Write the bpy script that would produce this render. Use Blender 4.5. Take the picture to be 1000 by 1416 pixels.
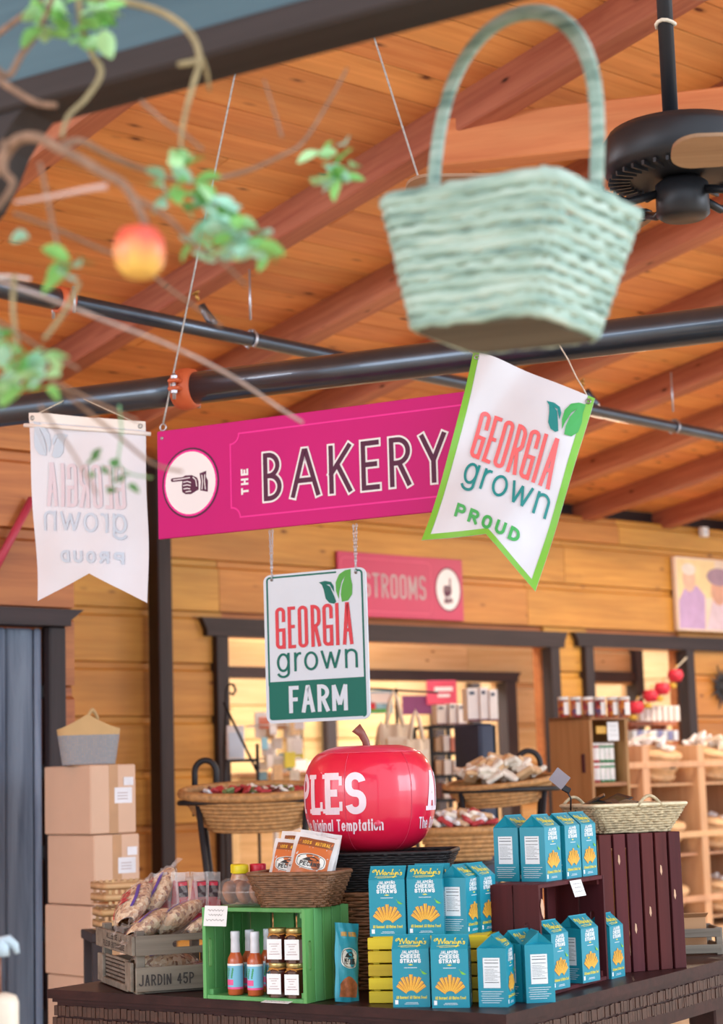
import bpy, bmesh, math, random
import numpy as np
from mathutils import Matrix, Vector, Euler
random.seed(7)
for _o in list(bpy.data.objects): bpy.data.objects.remove(_o)
SC = bpy.context.scene
COL = SC.collection
R = math.radians

# ------------------------------------------------------------ camera
F = 2600.0; ROLL = .03; PITCH = math.atan(372 / 2600.0)
EYE = np.array([0, 0, 1.4])
_fwd = np.array([0, math.cos(PITCH), math.sin(PITCH)])
_up0 = np.array([0, -math.sin(PITCH), math.cos(PITCH)])
_r0 = np.array([1.0, 0, 0])
_right = math.cos(ROLL) * _r0 - math.sin(ROLL) * _up0
_up = math.sin(ROLL) * _r0 + math.cos(ROLL) * _up0
cd = bpy.data.cameras.new('camera'); cam = bpy.data.objects.new('camera', cd); COL.objects.link(cam)
cd.sensor_fit = 'VERTICAL'; cd.sensor_height = 36.0; cd.sensor_width = 36.0 * 1000 / 1416
cd.lens = F / 1416 * 36.0
cd.clip_start = .05; cd.clip_end = 200
cd.dof.use_dof = True; cd.dof.focus_distance = 5.9; cd.dof.aperture_fstop = 3.3
cam.matrix_world = Matrix(((_right[0], _up[0], -_fwd[0], EYE[0]), (_right[1], _up[1], -_fwd[1], EYE[1]),
                           (_right[2], _up[2], -_fwd[2], EYE[2]), (0, 0, 0, 1)))
SC.camera = cam

# ------------------------------------------------------------ light
SC.view_settings.view_transform = 'Standard'; SC.view_settings.look = 'None'
SC.view_settings.gamma = 1.0; SC.view_settings.use_curve_mapping = False
SC.view_settings.exposure = 0.32
wd = bpy.data.worlds.new('world'); SC.world = wd; wd.use_nodes = True
_bg = wd.node_tree.nodes['Background']; _bg.inputs[0].default_value = (.86, .93, 1.0, 1); _bg.inputs[1].default_value = 1.6
def area(name, loc, target, sx, sy, power, color):
    l = bpy.data.lights.new(name, 'AREA'); l.shape = 'RECTANGLE'; l.size = sx; l.size_y = sy; l.energy = power; l.color = color
    o = bpy.data.objects.new(name, l); COL.objects.link(o); o.location = loc
    o.rotation_euler = (Vector(target) - Vector(loc)).to_track_quat('-Z', 'Y').to_euler()
    return o
area('storefront_window_light', (-7.5, -1.0, 3.2), (0.5, 9, 1.6), 6, 3.2, 210, (.88, .94, 1.0))
area('clerestory_window_light', (-6.5, 8.6, 3.7), (0, 7.2, 2.7), 3.5, .9, 130, (.84, .92, 1.0))
area('side_window_light', (8.5, 3.0, 3.0), (-.5, 7.0, 2.5), 4.5, 3.0, 290, (.82, .91, 1.0))

# ------------------------------------------------------------ pixel <-> place helpers (1000 x 1416 frame)
def ray(x, y):
    d = _fwd * F + _right * (x - 500) + _up * (708 - y); return d / d[1]
def P(x, y, D): return EYE + D * ray(x, y)
def onz(x, y, z):
    d = ray(x, y); return EYE + d * ((z - EYE[2]) / d[2])
def onpl(x, y, pt, n):
    d = ray(x, y); return EYE + d * (np.dot(np.array(pt) - EYE, n) / np.dot(d, n))
TH = R(41)
U = np.array([math.cos(TH), math.sin(TH), 0]); V = np.array([math.sin(TH), -math.cos(TH), 0]); W0 = np.array([-1.263, 14.939, 0])
def ab(q): d = np.array(q) - W0; return np.array([d @ U, d @ V, q[2]])
def onwall(x, y, b=0.0): return ab(onpl(x, y, W0 + b * V, V))
def W(a, b, z): return W0 + a * U + b * V + np.array([0, 0, z])

# ------------------------------------------------------------ mesh helpers
def srgb(h):
    h = h.lstrip('#'); c = [int(h[i:i + 2], 16) / 255 for i in (0, 2, 4)]
    return tuple(((v + .055) / 1.055) ** 2.4 if v > .04045 else v / 12.92 for v in c) + (1,)
class MB:
    def __init__(s): s.v = []; s.f = []; s.sm = []
    def add(s, vs, fs, smooth=False, M=None):
        n = len(s.v)
        for p in vs:
            p = Vector(p)
            if M is not None: p = M @ p
            s.v.append(tuple(p))
        for f in fs: s.f.append(tuple(i + n for i in f)); s.sm.append(smooth)
        return s
    def box(s, c, d, M=None, rz=0, rx=0, ry=0, ch=0):
        x, y, z = (v / 2 for v in d)
        L = Matrix.Translation(Vector(c)) @ Euler((rx, ry, rz)).to_matrix().to_4x4()
        if M is not None: L = M @ L
        if ch > 0:
            ch = min(ch, x * .9, y * .9, z * .9); vs = []; fs = []
            for sx in (-1, 1):
                for sy in (-1, 1):
                    for sz in (-1, 1):
                        vs += [(sx * x, sy * (y - ch), sz * (z - ch)), (sx * (x - ch), sy * y, sz * (z - ch)), (sx * (x - ch), sy * (y - ch), sz * z)]
            bm = bmesh.new(); [bm.verts.new(v) for v in vs]; bmesh.ops.convex_hull(bm, input=bm.verts)
            bmesh.ops.dissolve_limit(bm, angle_limit=.01, verts=bm.verts, edges=bm.edges)
            bm.verts.index_update()
            s.add([v.co[:] for v in bm.verts], [tuple(v.index for v in f.verts) for f in bm.faces], False, L); bm.free(); return s
        vs = [(-x, -y, -z), (x, -y, -z), (x, y, -z), (-x, y, -z), (-x, -y, z), (x, -y, z), (x, y, z), (-x, y, z)]
        return s.add(vs, [(0, 3, 2, 1), (4, 5, 6, 7), (0, 1, 5, 4), (1, 2, 6, 5), (2, 3, 7, 6), (3, 0, 4, 7)], False, L)
    def tube(s, pts, r, n=8, closed=False, cap=True, M=None, flat=1.0, upv=None):
        pts = [Vector(p) for p in pts]; k = len(pts); rs = r if hasattr(r, '__len__') else [r] * k
        vs = []; fs = []; prev = None
        for i, p in enumerate(pts):
            a = pts[(i - 1) % k] if (closed or i > 0) else p; b = pts[(i + 1) % k] if (closed or i < k - 1) else p
            t = (b - a).normalized() if (b - a).length > 1e-9 else Vector((0, 0, 1))
            if prev is None:
                ref = Vector(upv) if upv else (Vector((0, 0, 1)) if abs(t.z) < .9 else Vector((1, 0, 0)))
                nx = (ref - t * ref.dot(t)).normalized()
            else:
                nx = prev - t * prev.dot(t); nx = nx.normalized() if nx.length > 1e-6 else t.orthogonal().normalized()
            prev = nx; ny = t.cross(nx)
            for j in range(n):
                an = 2 * math.pi * j / n; vs.append(p + nx * (rs[i] * math.cos(an)) + ny * (rs[i] * flat * math.sin(an)))
        for i in range(k if closed else k - 1):
            for j in range(n):
                i2 = (i + 1) % k; fs.append((i * n + j, i * n + (j + 1) % n, i2 * n + (j + 1) % n, i2 * n + j))
        if cap and not closed: fs += [tuple(range(n - 1, -1, -1)), tuple((k - 1) * n + j for j in range(n))]
        return s.add(vs, fs, True, M)
    def lathe(s, prof, n=24, M=None, sx=1, sy=1, smooth=True):
        vs = []; fs = []
        for r, z in prof:
            for j in range(n):
                a = 2 * math.pi * j / n; vs.append((r * sx * math.cos(a), r * sy * math.sin(a), z))
        for i in range(len(prof) - 1):
            for j in range(n): fs.append((i * n + j, i * n + (j + 1) % n, (i + 1) * n + (j + 1) % n, (i + 1) * n + j))
        if prof[0][0] > 1e-6: fs.append(tuple(range(n - 1, -1, -1)))
        if prof[-1][0] > 1e-6: fs.append(tuple((len(prof) - 1) * n + j for j in range(n)))
        return s.add(vs, fs, smooth, M)
    def prism(s, poly, t0, t1, M=None, axis='y'):
        n = len(poly); mk = {'y': lambda p, t: (p[0], t, p[1]), 'z': lambda p, t: (p[0], p[1], t), 'x': lambda p, t: (t, p[0], p[1])}[axis]
        vs = [mk(p, t0) for p in poly] + [mk(p, t1) for p in poly]
        fs = [tuple(range(n)), tuple(range(2 * n - 1, n - 1, -1))] + [(i, n + i, n + (i + 1) % n, (i + 1) % n) for i in range(n)]
        return s.add(vs, fs, False, M)
    def grid(s, fn, nu, nv, smooth=True, closed_u=False, M=None):
        vs = [fn(i / (nu if closed_u else nu - 1), j / (nv - 1)) for j in range(nv) for i in range(nu)]
        fs = [(j * nu + i, j * nu + (i + 1) % nu, (j + 1) * nu + (i + 1) % nu, (j + 1) * nu + i) for j in range(nv - 1) for i in range(nu if closed_u else nu - 1)]
        return s.add(vs, fs, smooth, M)
    def mesh(s, name):
        m = bpy.data.meshes.new(name); m.from_pydata(s.v, [], s.f); m.update()
        m.polygons.foreach_set('use_smooth', s.sm)
        bm = bmesh.new(); bm.from_mesh(m); bmesh.ops.recalc_face_normals(bm, faces=bm.faces); bm.to_mesh(m); bm.free()
        return m
    def build(s, name, mat, parent=None, loc=None, rz=0, rot=None, kind=None):
        return put(name, s.mesh(name), mat, parent, loc, rz, rot, kind)
def put(name, mesh, mat, parent=None, loc=None, rz=0, rot=None, kind=None):
    if mat is not None and not mesh.materials: mesh.materials.append(mat)
    o = bpy.data.objects.new(name, mesh); COL.objects.link(o)
    if parent is not None: o.parent = parent
    if loc is not None: o.location = tuple(loc)
    o.rotation_euler = rot if rot is not None else (0, 0, rz)
    if kind: o['kind'] = kind
    return o
def empty(name, loc=(0, 0, 0), rz=0, rot=None):
    o = bpy.data.objects.new(name, None); COL.objects.link(o); o.location = tuple(loc)
    o.rotation_euler = rot if rot is not None else (0, 0, rz); o.empty_display_size = .1
    return o
def tag(o, label=None, cat=None, group=None, kind=None):
    if label: o['label'] = label
    if cat: o['category'] = cat
    if group: o['group'] = group
    if kind: o['kind'] = kind
    return o
def thing(name, label, cat, loc=(0, 0, 0), rz=0, group=None, rot=None): return tag(empty(name, loc, rz, rot), label, cat, group)
def kids(o): return [c for c in bpy.data.objects if c.parent == o]
def copy_tree(o, loc=None, rz=None, label=None, group=None, rot=None, parent=None, ch=None):
    c = o.copy(); COL.objects.link(c)
    if parent is not None: c.parent = parent
    if loc is not None: c.location = tuple(loc)
    if rz is not None: c.rotation_euler = (0, 0, rz)
    if rot is not None: c.rotation_euler = rot
    if label: c['label'] = label
    if group: c['group'] = group
    for k in kids(o): copy_tree(k, parent=c)
    return c
def struct(name, mb, mat, **k): return mb.build(name, mat, kind='structure', **k)
def frame(ex, ey, ez, o):
    return Matrix(((ex[0], ey[0], ez[0], o[0]), (ex[1], ey[1], ez[1], o[1]), (ex[2], ey[2], ez[2], o[2]), (0, 0, 0, 1)))

# ------------------------------------------------------------ materials
MATS = {}
def newmat(name):
    m = bpy.data.materials.new(name); m.use_nodes = True; MATS[name] = m
    return m, m.node_tree, m.node_tree.nodes['Principled BSDF']
def coords(nt, scale=(1, 1, 1), rnd=True):
    tc = nt.nodes.new('ShaderNodeTexCoord'); mp = nt.nodes.new('ShaderNodeMapping'); mp.inputs['Scale'].default_value = scale
    if rnd:
        oi = nt.nodes.new('ShaderNodeObjectInfo'); mu = nt.nodes.new('ShaderNodeVectorMath'); mu.operation = 'MULTIPLY_ADD'
        cb = nt.nodes.new('ShaderNodeCombineXYZ')
        for i in range(3): nt.links.new(oi.outputs['Random'], cb.inputs[i])
        nt.links.new(cb.outputs[0], mu.inputs[0]); mu.inputs[1].default_value = (37.1, 53.3, 71.7); nt.links.new(tc.outputs['Object'], mu.inputs[2])
        nt.links.new(mu.outputs[0], mp.inputs[0])
    else: nt.links.new(tc.outputs['Object'], mp.inputs[0])
    return mp
def ramp(nt, fac, stops):
    r = nt.nodes.new('ShaderNodeValToRGB'); e = r.color_ramp.elements
    while len(e) < len(stops): e.new(.5)
    for i, (p, c) in enumerate(stops): e[i].position = p; e[i].color = c if len(c) == 4 else tuple(c) + (1,)
    nt.links.new(fac, r.inputs[0]); return r
def mix(nt, fac, a, b, mode='MIX'):
    m = nt.nodes.new('ShaderNodeMix'); m.data_type = 'RGBA'; m.blend_type = mode
    for s, v in ((0, fac), (6, a), (7, b)):
        if hasattr(v, 'is_output') or isinstance(v, bpy.types.NodeSocket): nt.links.new(v, m.inputs[s])
        else: m.inputs[s].default_value = v
    return m.outputs[2]
def noise(nt, mp, scale, detail=4, rough=.55, dist=0):
    n = nt.nodes.new('ShaderNodeTexNoise'); n.inputs['Scale'].default_value = scale; n.inputs['Detail'].default_value = detail
    n.inputs['Roughness'].default_value = rough; n.inputs['Distortion'].default_value = dist
    nt.links.new(mp.outputs[0], n.inputs['Vector']); return n.outputs[0]
def bump(nt, b, h, strength=.3, dist=.01):
    n = nt.nodes.new('ShaderNodeBump'); n.inputs['Strength'].default_value = strength; n.inputs['Distance'].default_value = dist
    nt.links.new(h, n.inputs['Height']); nt.links.new(n.outputs[0], b.inputs['Normal'])
def plain(name, col, rough=.5, metal=0, var=.12, scale=6, trans=0, spec=.5, bmp=0, coat=0, alpha=1, randv=0, emit=0):
    m, nt, b = newmat(name); c = srgb(col)
    mp = coords(nt); nz = noise(nt, mp, scale)
    lo = tuple(v * (1 - var) for v in c[:3]) + (1,); hi = tuple(min(1, v * (1 + var)) for v in c[:3]) + (1,)
    out = ramp(nt, nz, [(.3, lo), (.7, hi)]).outputs[0]
    if randv:
        oi = nt.nodes.new('ShaderNodeObjectInfo'); hs = nt.nodes.new('ShaderNodeHueSaturation'); mr = nt.nodes.new('ShaderNodeMapRange')
        nt.links.new(oi.outputs['Random'], mr.inputs[0]); mr.inputs[3].default_value = 1 - randv; mr.inputs[4].default_value = 1 + randv
        nt.links.new(mr.outputs[0], hs.inputs['Value']); nt.links.new(out, hs.inputs['Color']); out = hs.outputs[0]
    nt.links.new(out, b.inputs['Base Color']); b.inputs['Roughness'].default_value = rough; b.inputs['Metallic'].default_value = metal
    b.inputs['Transmission Weight'].default_value = trans; b.inputs['Specular IOR Level'].default_value = spec; b.inputs['Coat Weight'].default_value = coat
    b.inputs['Alpha'].default_value = alpha
    if bmp: bump(nt, b, nz, bmp, .004)
    return m
def wood(name, base, dark, knot=None, rough=.5, grain=1.0, randv=.14, axis=0, knots=.0, spec=.4, huev=.01, bmp=.15):
    m, nt, b = newmat(name)
    sc = [14 * grain] * 3; sc[axis] = .8 * grain
    mp = coords(nt, sc); g = noise(nt, mp, 1.6, 6, .6, .6)
    sc2 = [2.2] * 3; sc2[axis] = .45
    mp2 = coords(nt, sc2); g2 = noise(nt, mp2, 1.3, 3, .5)
    c0 = srgb(base); c1 = srgb(dark)
    out = ramp(nt, g, [(.28, c1), (.62, c0)]).outputs[0]
    big = ramp(nt, g2, [(.3, (.78, .76, .74, 1)), (.7, (1.12, 1.1, 1.08, 1))]).outputs[0]
    out = mix(nt, 1.0, out, big, 'MULTIPLY')
    if knot:
        sc3 = [6.5] * 3; sc3[axis] = 2.6
        mp3 = coords(nt, sc3); vo = nt.nodes.new('ShaderNodeTexVoronoi'); vo.inputs['Scale'].default_value = 1.0; vo.inputs['Randomness'].default_value = 1
        nt.links.new(mp3.outputs[0], vo.inputs['Vector'])
        kr = ramp(nt, vo.outputs['Distance'], [(knots * .55, (1, 1, 1, 1)), (knots, (.35, .35, .35, 1)), (knots * 1.7, (0, 0, 0, 1))])
        out = mix(nt, kr.outputs[0], out, srgb(knot))
    oi = nt.nodes.new('ShaderNodeObjectInfo'); hs = nt.nodes.new('ShaderNodeHueSaturation'); mr = nt.nodes.new('ShaderNodeMapRange')
    nt.links.new(oi.outputs['Random'], mr.inputs[0]); mr.inputs[3].default_value = 1 - randv; mr.inputs[4].default_value = 1 + randv
    nt.links.new(mr.outputs[0], hs.inputs['Value']); nt.links.new(out, hs.inputs['Color'])
    mr2 = nt.nodes.new('ShaderNodeMapRange'); nt.links.new(oi.outputs['Random'], mr2.inputs[0]); mr2.inputs[3].default_value = .5 - huev; mr2.inputs[4].default_value = .5 + huev
    nt.links.new(mr2.outputs[0], hs.inputs['Hue'])
    nt.links.new(hs.outputs[0], b.inputs['Base Color']); b.inputs['Roughness'].default_value = rough; b.inputs['Specular IOR Level'].default_value = spec
    if bmp: bump(nt, b, g, bmp, .004)
    return m
def glassy(name, col, rough=.08, mixf=.75, tint=1.0):
    """thin clear plastic film: mostly see-through with gloss"""
    m, nt, b = newmat(name)
    tr = nt.nodes.new('ShaderNodeBsdfTransparent'); tr.inputs[0].default_value = srgb(col)
    ms = nt.nodes.new('ShaderNodeMixShader'); ms.inputs[0].default_value = 1 - mixf
    mp = coords(nt); nz = noise(nt, mp, 22, 3); bump(nt, b, nz, .6, .004)
    b.inputs['Base Color'].default_value = srgb('#F4F4F6'); b.inputs['Roughness'].default_value = rough; b.inputs['Specular IOR Level'].default_value = .8
    nt.links.new(tr.outputs[0], ms.inputs[1]); nt.links.new(b.outputs[0], ms.inputs[2])
    nt.links.new(ms.outputs[0], nt.nodes['Material Output'].inputs[0]); return m

M_ceil = wood('ceiling_pine', '#EDA768', '#DC8F52', '#5A2418', .45, 1.0, .06, 0, .10, huev=.006)
M_raft = wood('rafter_fir', '#BE7A5E', '#A05A45', '#3A1710', .5, 1.0, .08, 0, .07, huev=.006)
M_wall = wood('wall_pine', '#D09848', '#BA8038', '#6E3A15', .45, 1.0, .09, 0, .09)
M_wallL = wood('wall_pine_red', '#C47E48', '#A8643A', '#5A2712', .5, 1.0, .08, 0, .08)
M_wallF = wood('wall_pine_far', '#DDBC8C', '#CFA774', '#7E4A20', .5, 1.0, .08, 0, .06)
M_black = wood('black_timber', '#3A2F33', '#2A2226', None, .6, 1.2, .1, 0)
M_blackz = wood('black_timber_upright', '#3A3034', '#2A2327', None, .6, 1.2, .1, 2)
M_slate = wood('slate_timber', '#7C8CA2', '#4A5870', None, .75, .7, .08, 2, bmp=.8)
M_floor = wood('floor_board', '#DCC8AE', '#CDB596', None, .45, .6, .06, 1)
M_pipe = plain('pipe_black', '#4A5462', .3, .75, .15, 5, spec=.6, coat=.5)
M_iron = plain('iron_black', '#26262B', .5, .2, .2)
M_orange = plain('clamp_orange', '#C65F38', .5, 0, .1)
M_zinc = plain('zinc', '#B9BBC4', .35, .8, .1)
M_rope = plain('rope_grey', '#A9A6A4', .8, 0, .25, 80)
M_twine = plain('twine', '#D8CFBF', .9, 0, .2, 60)
M_white = plain('white_paint', '#EEF0F4', .5, 0, .03)
M_steel = plain('steel', '#9C9A98', .3, .9, .1)

# ------------------------------------------------------------ stroke lettering
def _arc(cx, cy, rx, ry, a0, a1, n=10): return [(cx + rx * math.cos(R(a0 + (a1 - a0) * i / n)), cy + ry * math.sin(R(a0 + (a1 - a0) * i / n))) for i in range(n + 1)]
def glyph(c, w, h):
    """strokes for one letter in a w x h cell -> list of (points, closed)"""
    r = min(w, h) / 2; X = lambda t: t * w; Y = lambda t: t * h
    def stad(x0, y0, x1, y1):
        rr = min(x1 - x0, y1 - y0) / 2; cx0, cx1, cy0, cy1 = x0 + rr, x1 - rr, y0 + rr, y1 - rr
        return _arc(cx1, cy1, rr, rr, 0, 90) + _arc(cx0, cy1, rr, rr, 90, 180) + _arc(cx0, cy0, rr, rr, 180, 270) + _arc(cx1, cy0, rr, rr, 270, 360)
    L = lambda *p: ([(X(a), Y(b)) for a, b in p], False)
    def bowl(y0, y1, x1=w):
        rr = min((y1 - y0) / 2, x1 * .9); return ([(0, y1)] + [(x1 - rr, y1)] + _arc(x1 - rr, y1 - rr, rr, rr, 90, 0, 8) + _arc(x1 - rr, y0 + rr, rr, rr, 0, -90, 8) + [(0, y0)], False)
    if c == 'A': return [L((0, 0), (.46, 1), (.54, 1), (1, 0)), L((.19, .33), (.81, .33))]
    if c == 'B': return [L((0, 0), (0, 1)), bowl(h * .52, h, w * .88), bowl(0, h * .52)]
    if c == 'C': return [(_arc(w - r, h - r, r, r, 20, 90) + _arc(r, h - r, r, r, 90, 180) + _arc(r, r, r, r, 180, 270) + _arc(w - r, r, r, r, 270, 340), False)]
    if c == 'D': return [L((0, 0), (0, 1)), bowl(0, h)]
    if c == 'E': return [L((1, 1), (0, 1), (0, 0), (1, 0)), L((0, .52), (.85, .52))]
    if c == 'F': return [L((1, 1), (0, 1), (0, 0)), L((0, .5), (.82, .5))]
    if c == 'G': return [([(w, h * .7)] + _arc(w - r, h - r, r, r, 0, 90) + _arc(r, h - r, r, r, 90, 180) + _arc(r, r, r, r, 180, 270) + _arc(w - r, r, r, r, 270, 360) + [(w, h * .45), (w * .52, h * .45)], False), L((1, .3), (1, 0))]
    if c == 'H': return [L((0, 0), (0, 1)), L((1, 0), (1, 1)), L((0, .5), (1, .5))]
    if c == 'I': return [L((.5, 0), (.5, 1))]
    if c == 'J': return [([(w, h)] + _arc(w - r, r, r, r, 0, -90) + _arc(r, r, r, r, 270, 200), False)]
    if c == 'K': return [L((0, 0), (0, 1)), L((1, 1), (0, .4)), L((.34, .6), (1, 0))]
    if c == 'L': return [L((0, 1), (0, 0), (1, 0))]
    if c == 'M': return [L((0, 0), (0, 1), (.5, .2), (1, 1), (1, 0))]
    if c == 'N' or c == 'Ñ': return [L((0, 0), (0, 1), (1, 0), (1, 1))] + ([L((.1, 1.18), (.35, 1.27), (.65, 1.18), (.9, 1.27))] if c == 'Ñ' else [])
    if c in 'O0Q': return [(stad(0, 0, w, h), True)] + ([L((.6, .25), (1, -.05))] if c == 'Q' else [])
    if c == 'P': return [L((0, 0), (0, 1)), bowl(h * .46, h)]
    if c == 'R': return [L((0, 0), (0, 1)), bowl(h * .48, h), L((.45, .48), (1, 0))]
    if c == 'S':
        q = min(w / 2, h / 4); return [(_arc(w - q, h - q, q, q, 10, 90) + _arc(q, h - q, q, q, 90, 180) + _arc(q, h / 2 + q, q, q, 180, 270, 6) + _arc(w - q, h / 2 - q, q, q, 90, 0, 6) + _arc(w - q, q, q, q, 0, -90) + _arc(q, q, q, q, 270, 190), False)]
    if c == 'T': return [L((0, 1), (1, 1)), L((.5, 1), (.5, 0))]
    if c == 'U': return [([(0, h)] + _arc(r, r, r, r, 180, 270) + _arc(w - r, r, r, r, 270, 360) + [(w, h)], False)]
    if c == 'V': return [L((0, 1), (.5, 0), (1, 1))]
    if c == 'W': return [L((0, 1), (.27, 0), (.5, .9), (.73, 0), (1, 1))]
    if c == 'X': return [L((0, 0), (1, 1)), L((0, 1), (1, 0))]
    if c == 'Y': return [L((0, 1), (.5, .45), (1, 1)), L((.5, .45), (.5, 0))]
    if c == 'Z': return [L((0, 1), (1, 1), (0, 0), (1, 0))]
    if c == '1': return [L((.2, .8), (.55, 1), (.55, 0))]
    if c == '2': return [(_arc(w / 2, h - w / 2, w / 2, w / 2, 170, -30) + [(0, 0), (w, 0)], False)]
    if c == '4': return [L((.75, 0), (.75, 1), (0, .3), (1, .3))]
    if c == '5': return [([(w, h), (w * .1, h), (0, h * .55), (w * .5, h * .6)] + _arc(w / 2, h * .3, w / 2, h * .3, 80, -150), False)]
    if c == '%': return [(_arc(w * .22, h * .78, w * .2, w * .2, 0, 360), True), (_arc(w * .78, h * .22, w * .2, w * .2, 0, 360), True), L((.85, 1), (.15, 0))]
    if c == '!': return [L((.5, .3), (.5, 1)), L((.5, 0), (.5, .1))]
    if c == "'": return [L((.5, 1), (.4, .8))]
    if c == '.': return [L((.5, 0), (.5, .08))]
    if c == '$': return glyph('S', w, h) + [L((.5, -.1), (.5, 1.1))]
    xh = h * .68; q = min(w, xh) / 2       # lower case: x-height in h
    o = (_arc(w / 2, xh / 2, w / 2, xh / 2, 0, 360, 24)[:-1], True)
    if c == 'a': return [o, ([(w, xh), (w, 0)], False)]
    if c == 'b': return [o, ([(0, h), (0, 0)], False)]
    if c == 'd': return [o, ([(w, h), (w, 0)], False)]
    if c == 'e': return [([(0, xh * .5), (w, xh * .5)] + _arc(w / 2, xh / 2, w / 2, xh / 2, 0, 315, 20), False)]
    if c == 'g': return [o, ([(w, xh), (w, -h * .07)] + _arc(w / 2, -h * .07, w / 2, h * .18, 0, -155, 12), False)]
    if c == 'h': return [([(0, 0), (0, h)], False), ([(0, xh - q)] + _arc(q, xh - q, q, q, 180, 90) + _arc(w - q, xh - q, q, q, 90, 0) + [(w, 0)], False)]
    if c == 'i': return [([(w / 2, 0), (w / 2, xh)], False), ([(w / 2, h * .9), (w / 2, h)], False)]
    if c == 'l': return [([(w / 2, 0), (w / 2, h)], False)]
    if c == 'm': return [([(0, 0), (0, xh)], False), ([(0, xh * .7), (w * .25, xh), (w * .5, xh * .75), (w * .5, 0)], False), ([(w * .5, xh * .7), (w * .75, xh), (w, xh * .75), (w, 0)], False)]
    if c == 'n': return [([(0, 0), (0, xh)], False), ([(0, xh - q)] + _arc(q, xh - q, q, q, 180, 90) + _arc(w - q, xh - q, q, q, 90, 0) + [(w, 0)], False)]
    if c == 'o': return [o]
    if c == 'p': return [o, ([(0, xh), (0, -h * .3)], False)]
    if c == 'r': return [([(0, 0), (0, xh)], False), ([(0, xh * .6)] + _arc(w * .8, xh * .55, w * .8, xh * .45, 160, 85), False)]
    if c == 's': return [(glyph('S', w, xh)[0][0], False)]
    if c == 't': return [([(w * .5, h * .95), (w * .5, 0), (w * .9, 0)], False), ([(0, xh), (w, xh)], False)]
    if c == 'u': return [([(0, xh)] + _arc(q, q, q, q, 180, 270) + _arc(w - q, q, q, q, 270, 360) + [(w, xh)], False), ([(w, xh), (w, 0)], False)]
    if c == 'w': return [([(0, xh), (w * .27, 0), (w * .5, xh * .95), (w * .73, 0), (w, xh)], False)]
    if c == 'y': return [([(0, xh), (w * .5, 0)], False), ([(w, xh), (w * .25, -h * .3)], False)]
    return []
WID = {'I': .3, 'i': .3, 'l': .3, "'": .3, '.': .3, '!': .3, ' ': .6, 'M': 1.25, 'W': 1.4, 'w': 1.35, 'm': 1.4, 'r': .6, 't': .6, '1': .6}
def ribbon(mb, pts, wd, z, closed=False, warp=None, M=None, seg=None):
    P2 = [Vector((p[0], p[1])) for p in pts]
    if not closed and len(P2) > 2:          # pens lift at acute corners so the stroke keeps its width
        for i in range(1, len(P2) - 1):
            u0, u1 = P2[i] - P2[i - 1], P2[i + 1] - P2[i]
            if u0.length > 1e-7 and u1.length > 1e-7 and u0.normalized().dot(u1.normalized()) < -.35:
                e = wd * .12
                ribbon(mb, [tuple(p) for p in P2[:i]] + [tuple(P2[i] + u0.normalized() * e)], wd, z, False, warp, M, seg)
                ribbon(mb, [tuple(P2[i] - u1.normalized() * e)] + [tuple(p) for p in P2[i + 1:]], wd, z + .00006, False, warp, M, seg); return
    Q = [P2[0]]
    for p in P2[1:]:
        if (p - Q[-1]).length > 1e-7: Q.append(p)
    if closed and len(Q) > 2 and (Q[0] - Q[-1]).length < 1e-7: Q.pop()
    if seg:
        T = []
        for i in range(len(Q) if closed else len(Q) - 1):
            a, b = Q[i], Q[(i + 1) % len(Q)]; k = max(1, int((b - a).length / seg + .99))
            T += [a.lerp(b, j / k) for j in range(k)]
        Q = T + ([] if closed else [Q[-1]])
    n = len(Q)
    if n < 2: return
    vs = []
    for i, p in enumerate(Q):
        a = Q[i - 1] if (closed or i > 0) else None; b = Q[(i + 1) % n] if (closed or i < n - 1) else None
        d0 = (p - a).normalized() if a is not None else None; d1 = (b - p).normalized() if b is not None else None
        if d0 is None: d0 = d1
        if d1 is None: d1 = d0
        n0 = Vector((-d0.y, d0.x)); n1 = Vector((-d1.y, d1.x)); mm = n0 + n1
        mm = mm.normalized() if mm.length > 1e-6 else n0
        k = 1 / max(.69, mm.dot(n0)); off = mm * (wd / 2 * k)
        for q in (p + off, p - off):
            t = (q.x, q.y, z); vs.append(warp(*t) if warp else t)
    fs = [(2 * i, 2 * i + 1, 2 * ((i + 1) % n) + 1, 2 * ((i + 1) % n)) for i in range(n if closed else n - 1)]
    mb.add(vs, fs, False, M)
def text(mb, s, x, y, h, w, st, z=.0, gap=.3, M=None, warp=None, seg=None, align='l', slant=0, square=True):
    """stroke text with cap height h, letter width w (for a normal letter), pen width st"""
    adv = [w * WID.get(c, 1.0) for c in s]; tot = sum(adv) + gap * w * (len(s) - 1)
    if align == 'c': x -= tot / 2
    if align == 'r': x -= tot
    hh, ww = h - st, 0; zi = 0
    for c, a in zip(s, adv):
        for pts, cl in glyph(c, max(a - st, 1e-4), hh):
            pts = [(x + st / 2 + px + slant * py, y + st / 2 + py) for px, py in pts]
            if not cl and square and len(pts) == 2:
                d = Vector(pts[1]) - Vector(pts[0]); L = d.length
                if L > 0: d = d / L * st * .5; pts = [(pts[0][0] - d.x, pts[0][1] - d.y), (pts[1][0] + d.x, pts[1][1] + d.y)]
            elif not cl and square and len(pts) > 2:
                d = (Vector(pts[0]) - Vector(pts[1])); d = d.normalized() * st * .5; e = (Vector(pts[-1]) - Vector(pts[-2])).normalized() * st * .5
                pts = [(pts[0][0] + d.x, pts[0][1] + d.y)] + pts[1:-1] + [(pts[-1][0] + e.x, pts[-1][1] + e.y)]
            ribbon(mb, pts, st, z + zi * .00013, cl, warp, M, seg); zi = (zi + 1) % 4
        x += a + gap * w
    return tot
def poly(mb, pts, z=0, M=None, warp=None):
    vs = [(p[0], p[1], z) for p in pts]
    if warp: vs = [warp(*v) for v in vs]
    mb.add(vs, [tuple(range(len(vs)))], False, M)
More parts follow.
